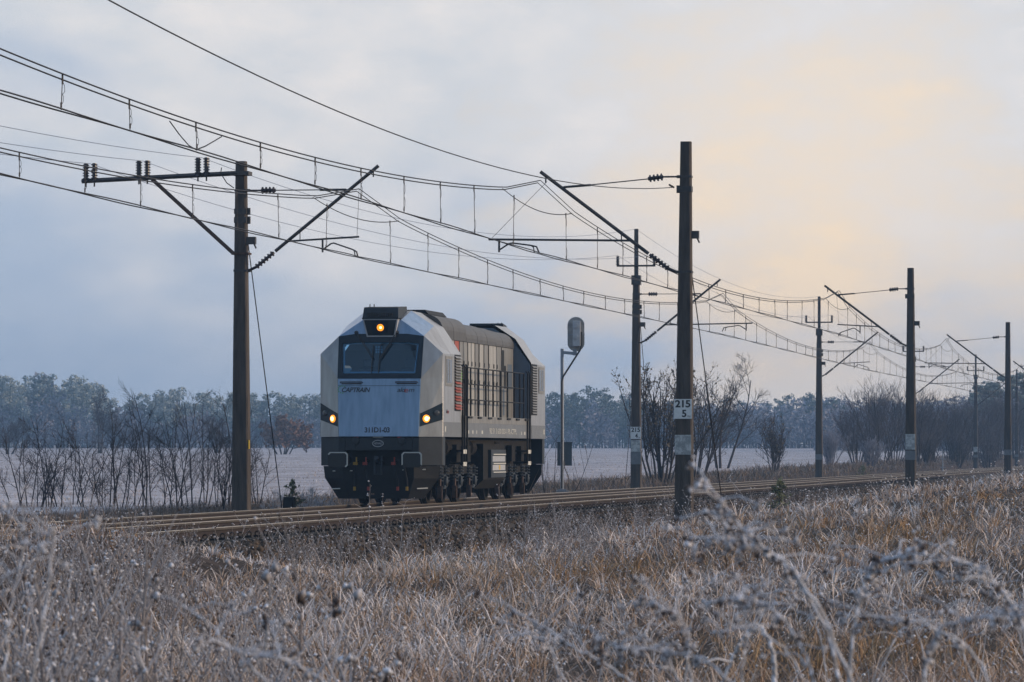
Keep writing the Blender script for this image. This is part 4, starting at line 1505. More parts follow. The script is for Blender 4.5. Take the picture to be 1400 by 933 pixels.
# ------------------------------------------------------------------ vegetation helpers
def seg_arrays(segs, n=3):
    """tapered prisms along segments: rows (p0, p1, r0, r1, frost, hue)"""
    P0 = np.array([s[0] for s in segs], float)
    P1 = np.array([s[1] for s in segs], float)
    R0 = np.array([s[2] for s in segs], float)
    R1 = np.array([s[3] for s in segs], float)
    FR = np.array([s[4] for s in segs], float)
    HU = np.array([s[5] for s in segs], float)
    D = P1 - P0
    D /= np.maximum(np.linalg.norm(D, axis=1, keepdims=True), 1e-9)
    ref = np.where(np.abs(D[:, 2:3]) < .9, np.array([[0, 0, 1.0]]), np.array([[1.0, 0, 0]]))
    A = np.cross(D, ref)
    A /= np.maximum(np.linalg.norm(A, axis=1, keepdims=True), 1e-9)
    B = np.cross(A, D)
    an = np.arange(n) * 2 * np.pi / n + .5
    C = A[:, None] * np.cos(an)[None, :, None] + B[:, None] * np.sin(an)[None, :, None]
    V = np.concatenate([P0[:, None] + C * R0[:, None, None], P1[:, None] + C * R1[:, None, None]], 1)
    k = np.arange(len(segs))[:, None] * 2 * n
    Q = np.stack([np.stack([k[:, 0] + j, k[:, 0] + (j + 1) % n, k[:, 0] + n + (j + 1) % n, k[:, 0] + n + j], -1) for j in range(n)], 1).reshape(-1, 4)
    # rime sits on the upper side
    up = np.clip(C[..., 2], 0, 1)
    fr = np.clip(FR[:, None] * (.55 + .75 * up), 0, 1)
    fr = np.concatenate([fr, fr], 1)
    return V.reshape(-1, 3), Q, fr.ravel(), np.repeat(HU, 2 * n)


OCT = np.array([(1, 0, 0), (-1, 0, 0), (0, 1, 0), (0, -1, 0), (0, 0, 1), (0, 0, -1)], float)
OCF = np.array([(0, 2, 4), (2, 1, 4), (1, 3, 4), (3, 0, 4), (2, 0, 5), (1, 2, 5), (3, 1, 5), (0, 3, 5)])


def blob_arrays(pos, rad, frost, hue, rs, squash=1.0):
    pos, rad = np.asarray(pos, float), np.asarray(rad, float)
    n = len(pos)
    v = OCT[None] * rs.uniform(.6, 1.3, (n, 6, 1)) + rs.uniform(-.3, .3, (n, 6, 3))
    v[..., 2] *= squash
    v = v * rad[:, None, None] + pos[:, None]
    f = (OCF[None] + np.arange(n)[:, None, None] * 6).reshape(-1, 3)
    fr = np.asarray(frost)[:, None] * np.array([.8, .8, .8, .8, 1.15, .35])[None]
    return v.reshape(-1, 3), f, np.clip(fr, 0, 1).ravel(), np.repeat(np.asarray(hue), 6)


def quad_cloud(pos, size, rs, frost, hue, aspect=0.6, up=0.0):
    """small leaf-like faces"""
    n = len(pos)
    d = rs.normal(size=(n, 3))
    d[:, 2] += up
    d /= np.linalg.norm(d, axis=1, keepdims=True)
    r = rs.normal(size=(n, 3))
    a = np.cross(d, r)
    a /= np.linalg.norm(a, axis=1, keepdims=True)
    b = np.cross(d, a)
    a, b = a * (size * .5)[:, None], b * (size * .5 * aspect)[:, None]
    V = np.stack([pos - a - b * .6, pos + a * .2 - b, pos + a + b * .3, pos - a * .1 + b], 1)
    Q = np.arange(n * 4).reshape(n, 4)
    return V.reshape(-1, 3), Q, np.repeat(frost, 4), np.repeat(hue, 4)


def joined(name, parts, m, parent=None, loc=None):
    """parts: list of (V, quads or None, tris or None, frost, hue)"""
    V, Qs, Ts, Fr, Hu = [], [], [], [], []
    o = 0
    for v, q, tr, fr, hu in parts:
        V.append(v)
        Fr.append(fr)
        Hu.append(hu)
        if q is not None:
            Qs.append(q + o)
        if tr is not None:
            Ts.append(tr + o)
        o += len(v)
    me = raw_mesh(name, np.concatenate(V), np.concatenate(Qs) if Qs else None, np.concatenate(Ts) if Ts else None, m,
                  {'frost': np.concatenate(Fr), 'hue': np.concatenate(Hu)})
    return link(name, me, parent, loc)


def grow(rg, p, d, ln, r, lev, maxlev, out, ends, up=.15, nseg=3, kids=(3, 5), spread=.6, shrink=.62, frost=.25, start=.25):
    pts = [p.copy()]
    rr = [r]
    for i in range(nseg):
        d = (d + Vector((rg.uniform(-.14, .14), rg.uniform(-.14, .14), rg.uniform(-.05, .05) + up * .35))).normalized()
        p = p + d * (ln / nseg)
        pts.append(p.copy())
        rr.append(r * (1 - .72 * (i + 1) / nseg))
    fr = min(1.0, frost * (0.35 + .65 * lev / maxlev))
    for i in range(nseg):
        out[min(lev, 1)].append((pts[i], pts[i + 1], rr[i], rr[i + 1], fr, rg.random()))
    ends.append(pts[-1])
    if lev >= maxlev:
        return
    for k in range(rg.randint(*kids)):
        t_ = rg.uniform(start, .98)
        i = min(nseg - 1, int(t_ * nseg))
        q = pts[i].lerp(pts[i + 1], t_ * nseg - i)
        a = rg.uniform(0, 6.283)
        ax = d.orthogonal().normalized()
        ax.rotate(Matrix.Rotation(a, 3, d))
        nd = (d * (1 - spread * .55) + ax * spread * rg.uniform(.7, 1.2) + Vector((0, 0, up * .5))).normalized()
        grow(rg, q, nd, ln * shrink * rg.uniform(.7, 1.15) * (1.1 - .45 * t_), max(r * .5 * (1 - .4 * t_), .0035), lev + 1, maxlev, out, ends,
             up, 3 if lev == 0 else 2, kids, spread, shrink, frost, start * .8)


def bare_shrub(name, loc, label, cat, group, seed, height, stems, spread=.28, maxlev=2, r=.035, kids=(5, 8), frost=.25, m='bark', leaves=0, leaf_m='leafy',
               leaf_size=.07, branch=.55, up=.25, rmin=1.0, shrink=.5):
    rg = random.Random(seed)
    out = ([], [])
    ends = []
    for i in range(stems):
        a = rg.uniform(0, 6.283)
        tilt = rg.uniform(0, spread)
        d = Vector((math.cos(a) * tilt, math.sin(a) * tilt, 1)).normalized()
        p = Vector((math.cos(a) * .25 * tilt * height, math.sin(a) * .25 * tilt * height, -.1))
        h = height * rg.uniform(.72, 1.0)
        grow(rg, p, d, h, r * rg.uniform(.7, 1.1), 0, maxlev, out, ends, up, 4, kids, branch, shrink, frost, .15)
    if rmin > 0:
        # keep twigs from vanishing: real shrubs carry rime that thickens them
        for lst in out:
            for i, s in enumerate(lst):
                lst[i] = (s[0], s[1], max(s[2], .004 * rmin), max(s[3], .003 * rmin), s[4], s[5])
    root = empty(name, loc, label, cat, group)
    v = seg_arrays(out[0], 5)
    joined('trunk', [(v[0], v[1], None, v[2], v[3])], MATS[m], root)
    v = seg_arrays(out[1], 3)
    joined('crown', [(v[0], v[1], None, v[2], v[3])], MATS[m], root)['kind'] = 'stuff'
    if leaves:
        rs_ = np.random.RandomState(seed)
        segs = out[1]
        idx = rs_.randint(0, len(segs), leaves)
        t_ = rs_.rand(leaves)
        P = np.array([segs[i][0].lerp(segs[i][1], t) for i, t in zip(idx, t_)]) + rs_.normal(0, .03, (leaves, 3))
        q = quad_cloud(P, rs_.uniform(.6, 1.2, leaves) * leaf_size, rs_, rs_.rand(leaves) * .6, rs_.rand(leaves))
        joined('leaves', [(q[0], q[1], None, q[2], q[3])], MATS[leaf_m], root)['kind'] = 'stuff'
    return root


# ------------------------------------------------------------------ shrubs behind the line
def foot(px, d):
    p = place(px, 640, d)
    return Vector((p.x, p.y, gzs(p.x, p.y)))


def hgt(py, d, base):
    return CZ + (HOR - py) / F * d - base.z


sap = [(38, 570, 128, 3), (66, 560, 126, 2), (100, 578, 131, 2), (150, 545, 127, 3), (163, 585, 122, 2), (197, 520, 125, 2), (213, 525, 128, 2), (246, 540, 127, 3),
       (262, 540, 124, 3), (297, 545, 126, 3), (312, 538, 129, 2), (352, 600, 131, 3), (120, 590, 124, 2), (20, 600, 132, 2),
       (84, 602, 125, 3), (181, 572, 129, 2), (230, 578, 123, 2), (279, 562, 130, 2), (306, 592, 122, 2), (336, 612, 127, 3), (141, 612, 130, 3), (52, 612, 124, 3)]
sl = ['bare multi-stemmed sapling at the left edge of the row by the field', 'bare forked sapling with candelabra top, second clump from the left edge',
      'low bare sapling in the gap between the two sapling clumps', 'wide bare sapling with branches fanning leftwards', 'short bare sapling at the foot of the fanning one',
      'tallest bare sapling with a single whip reaching above the forest', 'slender tall sapling just right of the tallest whip', 'dense bare sapling in the middle of the right clump',
      'straight bare sapling with many upright twigs in the right clump', 'bare sapling two steps left of the mast with the cross-arm', 'bare sapling touching the mast with the cross-arm',
      'low frosty twigs between mast and guy wire', 'short twiggy sapling low in the left gap', 'faint short sapling nearest the left edge',
      'low tangle of twigs right of the candelabra sapling', 'thin sapling just left of the tallest whip', 'short forked sapling before the dense one in the right clump',
      'slim sapling between the straight one and the mast clump', 'knee-high twigs at the foot of the saplings left of the mast', 'low tangle of twigs behind the foot of the cross-arm mast',
      'low bush of twigs at the foot of the fanning sapling', 'low bush of twigs under the leftmost saplings']
for i, ((px, py, d, st_), lb) in enumerate(zip(sap, sl)):
    b = foot(px, d)
    bare_shrub('bare_sapling', b, lb, 'sapling', 'bare saplings beside the field', 100 + i, hgt(py, d, b), st_ + 1, spread=.34, maxlev=2, r=.020, kids=(8, 12), frost=.14,
               branch=.62, up=.10, rmin=.68, shrink=.40)
b = foot(905, 205)
bare_shrub('leafy_shrub', b, 'large many-stemmed shrub with withered leaves behind the two nearest masts', 'shrub', None, 201, hgt(500, 205, b), 16, spread=.55, maxlev=2, r=.055,
           kids=(7, 10), frost=.1, leaves=1500, leaf_size=.13, up=.2, rmin=2.0, shrink=.42)
b = foot(950, 225)
bare_shrub('leafy_shrub', b, 'twiggy shrub with few leaves just right of the 215 over 5 mast', 'shrub', None, 202, hgt(520, 225, b), 10, spread=.5, maxlev=2, r=.05, kids=(7, 10), frost=.2,
           leaves=400, leaf_size=.12, up=.2, rmin=2.0, shrink=.45)
b = foot(985, 290)
bare_shrub('bare_tree', b, 'bare round-headed tree right of the nearest mast', 'tree', None, 203, hgt(496, 290, b), 3, spread=.35, maxlev=3, r=.11, kids=(6, 8), frost=.3, up=.12, rmin=2.4,
           branch=.65, shrink=.52)
b = foot(1060, 262)
bare_shrub('leafy_shrub', b, 'small rounded shrub with sparse leaves between bare tree and slim mast', 'shrub', None, 204, hgt(575, 262, b), 11, spread=.6, maxlev=2, r=.04, kids=(6, 9), frost=.3,
           leaves=350, leaf_size=.12, rmin=2.2)
b = foot(752, 150)
bare_shrub('bare_sapling', b, 'thin bare shoots between the locomotive and the signal post', 'sapling', None, 205, hgt(585, 150, b), 5, spread=.8, maxlev=1, r=.02, kids=(4, 6), frost=.3, rmin=1.8)
for px_, d_, py_, lb in ((418, 119, 668, 'low white-rimed bush right of the anchor block'), (440, 124, 672, 'small rimed bush touching the locomotive plough outline'),
                          (375, 121, 672, 'tiny rimed bush between mast and anchor block')):
    b = foot(px_, d_)
    bare_shrub('rimed_bush', b, lb, 'bush', None, 700 + px_, hgt(py_, d_, b), 9, spread=.9, maxlev=2, r=.012, kids=(6, 8), frost=1.0, rmin=1.1, m='weed', leaves=220, leaf_m='grass', leaf_size=.05)
# dark thicket along the line on the right
thick = [(1135, 590, 330, 8), (1172, 560, 350, 8), (1200, 520, 345, 7), (1222, 528, 365, 8), (1252, 545, 360, 10), (1275, 560, 385, 10), (1300, 548, 400, 11), (1322, 552, 420, 11),
         (1345, 545, 440, 11), (1365, 545, 470, 11), (1388, 535, 500, 11), (1410, 540, 520, 10), (1190, 600, 322, 8), (1265, 590, 370, 9), (1310, 590, 395, 9), (1352, 585, 430, 9)]
tl = ['pale frosted bush at the left end of the thicket', 'leaning bare bush left of the tallest thicket tree', 'tallest bare tree of the thicket, left of the near mast',
      'tall bare tree close behind the near mast in the thicket', 'dense dark bush just right of the near mast', 'dark bush behind the blue stake', 'dark bush right of the blue stake',
      'dark bush left of the slim mast with the pale plate', 'dark bush right of the slim mast with the pale plate', 'dark bush left of the last near-side mast',
      'dark bush right of the last near-side mast', 'dark bush cut by the right edge', 'low frosted bush in front of the tallest thicket tree', 'low dark bush under the near mast arm',
      'low dark bush before the slim mast', 'low dark bush before the last near-side mast']
for i, ((px, py, d, st_), lb) in enumerate(zip(thick, tl)):
    b = foot(px, d)
    fr = .85 if i in (0, 12) else .55
    bare_shrub('thicket_bush', b, lb, 'bush', 'thicket on the far side of the line', 300 + i, hgt(py, d, b), st_ + 9, spread=.55, maxlev=2, r=.05, kids=(8, 11), frost=fr, up=.22,
               rmin=2.2, shrink=.45, m='frost_twig' if i in (0, 12) else 'bark')
for (px, py, d, lb) in ((10, 560, 560, 'dark bare tree in front of the wood at the left edge'), (135, 548, 600, 'spreading bare tree before the wood, behind the fanning sapling'),
                        (300, 570, 620, 'faint bare tree before the wood, left of the cross-arm mast')):
    b = foot(px, d)
    bare_shrub('bare_tree', b, lb, 'tree', 'bare trees before the left wood', 400 + px, hgt(py, d, b), 3, spread=.5, maxlev=3, r=.14, kids=(6, 8), frost=.2, up=.1, rmin=5.0, branch=.7, shrink=.55)
d = 560
b = foot(387, d)
bare_shrub('oak_tree', b, 'rounded rusty-brown oak standing before the wood, left of the locomotive', 'tree', None, 500, hgt(571, d, b), 6, spread=1.0, maxlev=3, r=.12, kids=(6, 8), frost=.0, up=.05,
           leaves=4200, leaf_m='oak', leaf_size=.46, rmin=4.0, branch=.75, shrink=.6)


# ------------------------------------------------------------------ woods in the distance
def pine_parts(rs_, base, h, lod, frost_lv, slim=1.0):
    """trunk, boughs and needle clumps of one pine"""
    parts = []
    top = base + np.array([rs_.normal(0, .03) * h, rs_.normal(0, .03) * h, h])
    segs = [(Vector(base), Vector(base + (top - base) * .5), h * .016, h * .012, .1, .5), (Vector(base + (top - base) * .5), Vector(top), h * .012, h * .003, .1, .5)]
    cl, cr = [], []
    nb = rs_.randint(17, 23)
    z0 = rs_.uniform(.12, .38)
    for i in range(nb):
        e = z0 + (1.0 - z0) * (i + .5) / nb
        a = rs_.uniform(0, 6.283)
        w = h * (.17 * (1.05 - e) ** .6 + .03) * rs_.uniform(.55, 1.25) * slim
        c = base + (top - base) * e
        q = c + np.array([math.cos(a) * w, math.sin(a) * w, h * .02])
        segs.append((Vector(c), Vector(q), h * .005, h * .002, .1, .5))
        cl.append(q)
        cr.append(h * rs_.uniform(.055, .095) * (1.25 - .45 * e))
    cl.append(top - np.array([0, 0, h * .03]))
    cr.append(h * .05)
    v = seg_arrays(segs, 4)
    P, S, Fq, Hq = [], [], [], []
    for c, r_ in zip(cl, cr):
        n_ = lod
        o = rs_.normal(size=(n_, 3))
        o /= np.linalg.norm(o, axis=1, keepdims=True)
        o *= (rs_.rand(n_, 1) ** .45) * r_ * np.array([1.25, 1.25, .75])
        P.append(c + o)
        S.append(rs_.uniform(.16, .36, n_) * r_ * 2.6)
        Fq.append(np.clip(frost_lv * (.35 + .9 * (o[:, 2] / r_ + .6)) * rs_.uniform(.4, 1.3, n_), 0, 1))
        Hq.append(rs_.rand(n_))
    q = quad_cloud(np.concatenate(P), np.concatenate(S), rs_, np.concatenate(Fq), np.concatenate(Hq), .55, .4)
    return (v[0], v[1], None, v[2] * .5, v[3]), (q[0], q[1], None, q[2], q[3])


def bare_parts(rs_, base, h, lod, frost_lv):
    segs = [(Vector(base), Vector(base + np.array([rs_.normal(0, .04) * h, 0, h * .5])), h * .018, h * .010, .2, .5)]
    n_ = lod
    o = rs_.normal(size=(n_, 3))
    o /= np.linalg.norm(o, axis=1, keepdims=True)
    o *= rs_.rand(n_, 1) ** .4
    lump = 1 + .3 * np.sin(o[:, :1] * 5 + rs_.rand() * 6) * np.cos(o[:, 1:2] * 4 + o[:, 2:3] * 5)
    P = base + np.array([0, 0, h * .58]) + o * lump * np.array([h * .26, h * .26, h * .42])
    v = seg_arrays(segs, 4)
    q = quad_cloud(P, rs_.uniform(.05, .12, n_) * h, rs_, np.clip(frost_lv * rs_.uniform(.2, 1.3, n_), 0, 1), rs_.rand(n_), .42, .0)
    return (v[0], v[1], None, v[2], v[3]), (q[0], q[1], None, q[2], q[3])


def wood(name, label, prof, dist, seed, step, kinds):
    rs_ = np.random.RandomState(seed)
    pines, bares = [], []
    for row in range(3):
        x = prof[0][0]
        while x < prof[-1][0]:
            py = np.interp(x, [p[0] for p in prof], [p[1] for p in prof])
            d_ = dist + row * 14 + rs_.uniform(-6, 6)
            p = place(x, 612, d_)
            bz = gzs(p.x, p.y)
            h = CZ + (HOR - py) / F * d_ - bz
            base = np.array([p.x, p.y, bz - .2])
            if row == 0 and rs_.rand() < kinds[1](x):
                a_, b_ = bare_parts(rs_, base, h * rs_.uniform(.35, .75), 380, .55)
                bares += [a_, b_]
            elif rs_.rand() < kinds[0](x):
                a_, b_ = pine_parts(rs_, base, h * rs_.uniform(.78, 1.08), 29, kinds[2](x))
                pines += [a_, b_]
            else:
                a_, b_ = bare_parts(rs_, base, h * rs_.uniform(.8, 1.02), 430, .9)
                bares += [a_, b_]
            x += step * rs_.uniform(.6, 1.4)
    x = prof[0][0]
    while x < prof[-1][0]:
        d_ = dist + rs_.uniform(-16, 40)
        p = place(x, 612, d_)
        a_, b_ = bare_parts(rs_, np.array([p.x, p.y, gzs(p.x, p.y) - 1.2]), rs_.uniform(4.0, 9.5), 190, .5)
        bares += [a_, b_]
        x += 3.4 * rs_.uniform(.5, 1.5)
    o = empty(name, place(prof[0][0], 612, dist), label, 'wood')
    o.location.z = 0
    mw = o.location
    for nm, pt, mt in (('pine_mass', pines, 'pine'), ('bare_tree_mass', bares, 'frost_twig')):
        if pt:
            c = joined(nm, [(v - np.array([mw.x, mw.y, 0]), q, tr, fr, hu) for v, q, tr, fr, hu in pt], MATS[mt], o)
            c['kind'] = 'stuff'
    o['kind'] = 'stuff'
    return o


wood('pine_wood', 'hazy wood of frosted pines across the field, left of the locomotive and behind it',
     [(-260, 530), (-60, 522), (0, 520), (60, 515), (110, 520), (150, 540), (200, 541), (250, 538), (330, 543), (430, 541), (600, 545), (740, 545)], 960, 21, 9.5,
     (lambda x: .94, lambda x: .5, lambda x: 1.0 if x < 330 else .65))
wood('mixed_wood', 'blue hazy wood of pines and frosted bare trees, right of the signal',
     [(735, 545), (800, 535), (860, 541), (920, 548), (1000, 549), (1060, 546), (1130, 540), (1180, 542), (1260, 545)], 900, 22, 9.5,
     (lambda x: .85 if x < 870 else .25, lambda x: .6, lambda x: .3))
wood('frosted_wood', 'purple-grey frosted wood rising behind the thicket at right',
     [(1120, 550), (1200, 552), (1300, 545), (1345, 530), (1400, 520), (1480, 515), (1660, 520)], 700, 23, 11,
     (lambda x: .35, lambda x: .5, lambda x: .4))
for px, d_, py, lb, sd_ in ((1385, 560, 512, 'tall frosted pine with open crown at the right edge', 31), (1352, 600, 525, 'dark pine top beside the tall frosted pine', 32)):
    b = foot(px, d_)
    rs_ = np.random.RandomState(sd_)
    a_, b_ = pine_parts(rs_, np.array([0, 0, -.2]), hgt(py, d_, b), 260, .5, 2.0)
    r_ = empty('pine_tree', b, lb, 'pine')
    joined('trunk', [a_], MATS['bark'], r_)
    joined('crown', [b_], MATS['pine'], r_)['kind'] = 'stuff'


# small conifers by the rails
def small_fir(px, d_, py, lb, seed, w=.4, m='green_pine'):
    b = foot(px, d_)
    h = hgt(py, d_, b)
    rs_ = np.random.RandomState(seed)
    r_ = empty('young_fir', b, lb, 'fir')
    segs = [(Vector((0, 0, -.1)), Vector((0, 0, h)), .03, .008, .1, .5)]
    P, S = [], []
    for i in range(26):
        e = .15 + .83 * i / 26
        a = rs_.uniform(0, 6.28)
        L_ = h * w * (1.1 - e) * rs_.uniform(.7, 1.2) + .05
        q0, q1 = Vector((0, 0, h * e)), Vector((math.cos(a) * L_, math.sin(a) * L_, h * e + L_ * rs_.uniform(.1, .6)))
        segs.append((q0, q1, .012, .004, .2, .5))
        for j in range(26):
            P.append(np.array(q0.lerp(q1, rs_.rand())) + rs_.normal(0, .022, 3))
            S.append(rs_.uniform(.06, .12))
    v = seg_arrays(segs, 4)
    joined('trunk', [(v[0], v[1], None, v[2], v[3])], MATS['bark'], r_)
    n_ = len(P)
    q = quad_cloud(np.array(P), np.array(S), rs_, rs_.rand(n_) * .5, rs_.rand(n_), .3)
    joined('needles', [(q[0], q[1], None, q[2], q[3])], MATS[m], r_)['kind'] = 'stuff'


small_fir(399, 113.5, 655, 'young green pine growing behind the anchor block', 41, .3)
small_fir(1066, 118, 655, 'green and yellow young pine in front of the rails right of the nearest mast', 42, .45)
small_fir(1180, 268, 637, 'tiny dark fir beyond the rails near the slim mast', 43, .5)


# ------------------------------------------------------------------ grass
def blades(X, S, Ln, Wd, seed, curl=(0.6, 2.7), frost0=.15, frost1=.95, patch=True, zoff=-.02, out=None, rime=None):
    rs_ = np.random.RandomState(seed)
    n = len(X)
    Z = gz(X, S) + zoff
    az = rs_.uniform(0, 2 * np.pi, n) if out is None else out
    th0 = rs_.uniform(0, 1.0, n) * rs_.choice([.4, 1.0], n)
    th1 = th0 + rs_.uniform(curl[0], curl[1], n) * rs_.choice([.35, 1.0], n, p=[.3, .7])
    tw = rs_.uniform(0, 2 * np.pi, n)
    p = np.stack([X, S, Z], -1)
    nodes = [p]
    for k in range(3):
        th = th0 + (th1 - th0) * (k + .3) / 2.6
        a2 = az + (k - 1) * rs_.uniform(-.35, .35, n)
        st_ = (Ln / 3)[:, None] * np.stack([np.sin(th) * np.cos(a2), np.sin(th) * np.sin(a2), np.cos(th)], -1)
        p = p + st_
        nodes.append(p)
    wv = np.stack([np.cos(tw), np.sin(tw), np.zeros(n)], -1)
    V = np.empty((n, 7, 3))
    for k, wf in enumerate((.8, 1.0, .75)):
        V[:, 2 * k] = nodes[k] - wv * (Wd * wf * .5)[:, None]
        V[:, 2 * k + 1] = nodes[k] + wv * (Wd * wf * .5)[:, None]
    V[:, 6] = nodes[3]
    i = np.arange(n)[:, None] * 7
    Q = np.concatenate([i + np.array([[0, 1, 3, 2]]), i + np.array([[2, 3, 5, 4]])])
    T_ = i + np.array([[4, 5, 6]])
    pat = vnoise(X * .35 + 3, S * .13 + 5) * .6 + vnoise(X * 1.3, S * .5 + 9) * .4 if patch else np.full(n, .5)
    amt = np.clip((pat - .10) * 2.2, .15, 1.0) * rs_.choice([.25, .8, 1.15], n, p=[.3, .35, .35])
    if rime is not None:
        amt = rime * rs_.uniform(.6, 1.25, n)
    fr = np.empty((n, 7))
    for k, e in enumerate((0.02, .02, .5, .5, .85, .85, 1.0)):
        fr[:, k] = (frost0 + (frost1 - frost0) * e) * amt
    hu = np.clip(rs_.rand(n) * .7 + .5 * (vnoise(X * .6 + 60, S * .25) - .3), 0, 1)
    return V.reshape(-1, 3), Q, T_, np.clip(fr, 0, 1).ravel(), np.repeat(hu, 7)


rs = np.random.RandomState(77)


def scatter(n, d0, d1, px0, px1, power=1.0):
    d_ = d0 * (d1 / d0) ** (rs.rand(n) ** power)
    px = rs.uniform(px0, px1, n)
    xc = (px - 700) / F * d_
    return xc * CT - d_ * ST, xc * ST + d_ * CT, d_


X, S, D = scatter(70000, 15.0, 190.0, -160, 1560, .95)
keep = (X > -13.35) & ((X > -12.2) | (rs.rand(len(X)) < .35 + .5 * (X + 13.35)))
dens = vnoise(X * .8 + 20, S * .35) * .6 + vnoise(X * 2.2, S * .9) * .4
keep &= rs.rand(len(X)) < .05 + 1.6 * np.clip(dens - .18, 0, 1)
X, S, D = X[keep], S[keep], D[keep]
hv = .40 + 1.3 * vnoise(X * .6 + 31, S * .22 + 2) * (.6 + .7 * vnoise(X * 2.1 + 11, S * .9))
low = sst(-9.0, -13.0, X)
Ln = rs.uniform(.10, .34, len(X)) * hv * (1 - .40 * low)
Wd = np.maximum(.0056, D * .000165) * rs.uniform(.5, 1.6, len(X))
g = blades(X, S, Ln, Wd, 5)
# tufts: every tuft is a spray of arching blades with its own height and rime
CX, CS, CD = scatter(17000, 15.0, 185.0, -160, 1560, .95)
kp = (CX > -13.3) & (rs.rand(len(CX)) < .15 + 1.5 * np.clip(vnoise(CX * .7 + 20, CS * .3) * .6 + vnoise(CX * 2, CS * .8) * .4 - .2, 0, 1))
CX, CS, CD = CX[kp], CS[kp], CD[kp]
nb_ = rs.randint(7, 19, len(CX))
ix = np.repeat(np.arange(len(CX)), nb_)
hc = rs.uniform(.10, .46, len(CX)) * (.55 + .8 * vnoise(CX * .5 + 5, CS * .2)) * (1 - .35 * sst(-9.5, -13, CX))
rc = np.clip(1.55 * vnoise(CX * .4 + 3, CS * .15 + 5) - .10, .08, 1.0) * rs.choice([.2, .85, 1.3], len(CX), p=[.32, .28, .40])
az_ = rs.uniform(0, 6.283, len(ix))
rr_ = rs.uniform(.0, .07, len(ix))
g2 = blades(CX[ix] + np.cos(az_) * rr_, CS[ix] + np.sin(az_) * rr_, hc[ix] * rs.uniform(.55, 1.25, len(ix)),
            np.maximum(.0058, CD[ix] * .000165) * rs.uniform(.6, 1.5, len(ix)), 15, curl=(.9, 2.6), out=az_, rime=rc[ix])
print('tuft blades', len(ix))
gr = joined('frosted_grass', [g, g2], MATS['grass'])
# rimed seed heads and leaf scraps in the grass
HX, HS, HD = scatter(9000, 15.0, 150.0, -160, 1560, .9)
kp = HX > -13.3
HX, HS, HD = HX[kp], HS[kp], HD[kp]
nh = len(HX)
kk = rs.randint(1, 4, nh)
hv_ = rs.uniform(.10, .50, nh) * (.5 + vnoise(HX * .8, HS * .3))
bl = blob_arrays(np.stack([HX, HS, gz(HX, HS) + hv_], -1), np.maximum(.007, HD * .00016) * rs.uniform(.7, 1.6, nh), rs.choice([.1, .7, 1.0], nh), rs.rand(nh), rs, .8)
o = joined('rimed_seed_heads', [(bl[0], None, bl[1], bl[2], bl[3])], MATS['weed'])
tag(o, 'tiny white rimed seed heads scattered through the grass', 'seed heads', kind='stuff')
tag(gr, 'frost-covered dead grass filling the strip before the rails', 'grass', kind='stuff')
print('grass blades', len(X))

# brown grass along the far edge of the line and tufts on the field
n = 24000
S = 60 + 430 * rs.rand(n) ** 1.8
X = -23.3 - rs.rand(n) ** 1.4 * 5.0
Ln = rs.uniform(.18, .55, n) * (.5 + vnoise(X * .5, S * .2))
g = blades(X, S, Ln, np.maximum(.006, S * .00011) * rs.uniform(.7, 1.4, n), 6, frost0=.0, frost1=.55)
o = joined('verge_grass', [g], MATS['brown_grass'])
tag(o, 'brown withered grass along the far edge of the line', 'grass', kind='stuff')
X, S, D = scatter(30000, 118.0, 520.0, -160, 1320, 1.2)
k_ = X < -27.5
X, S, D = X[k_], S[k_], D[k_]
g = blades(X, S, rs.uniform(.04, .15, len(X)), np.maximum(.01, D * .00013), 8, frost0=.3, frost1=1.0)
o = joined('field_stubble', [g], MATS['grass'])
tag(o, 'short rimed stubble scattered over the open field', 'stubble', kind='stuff')


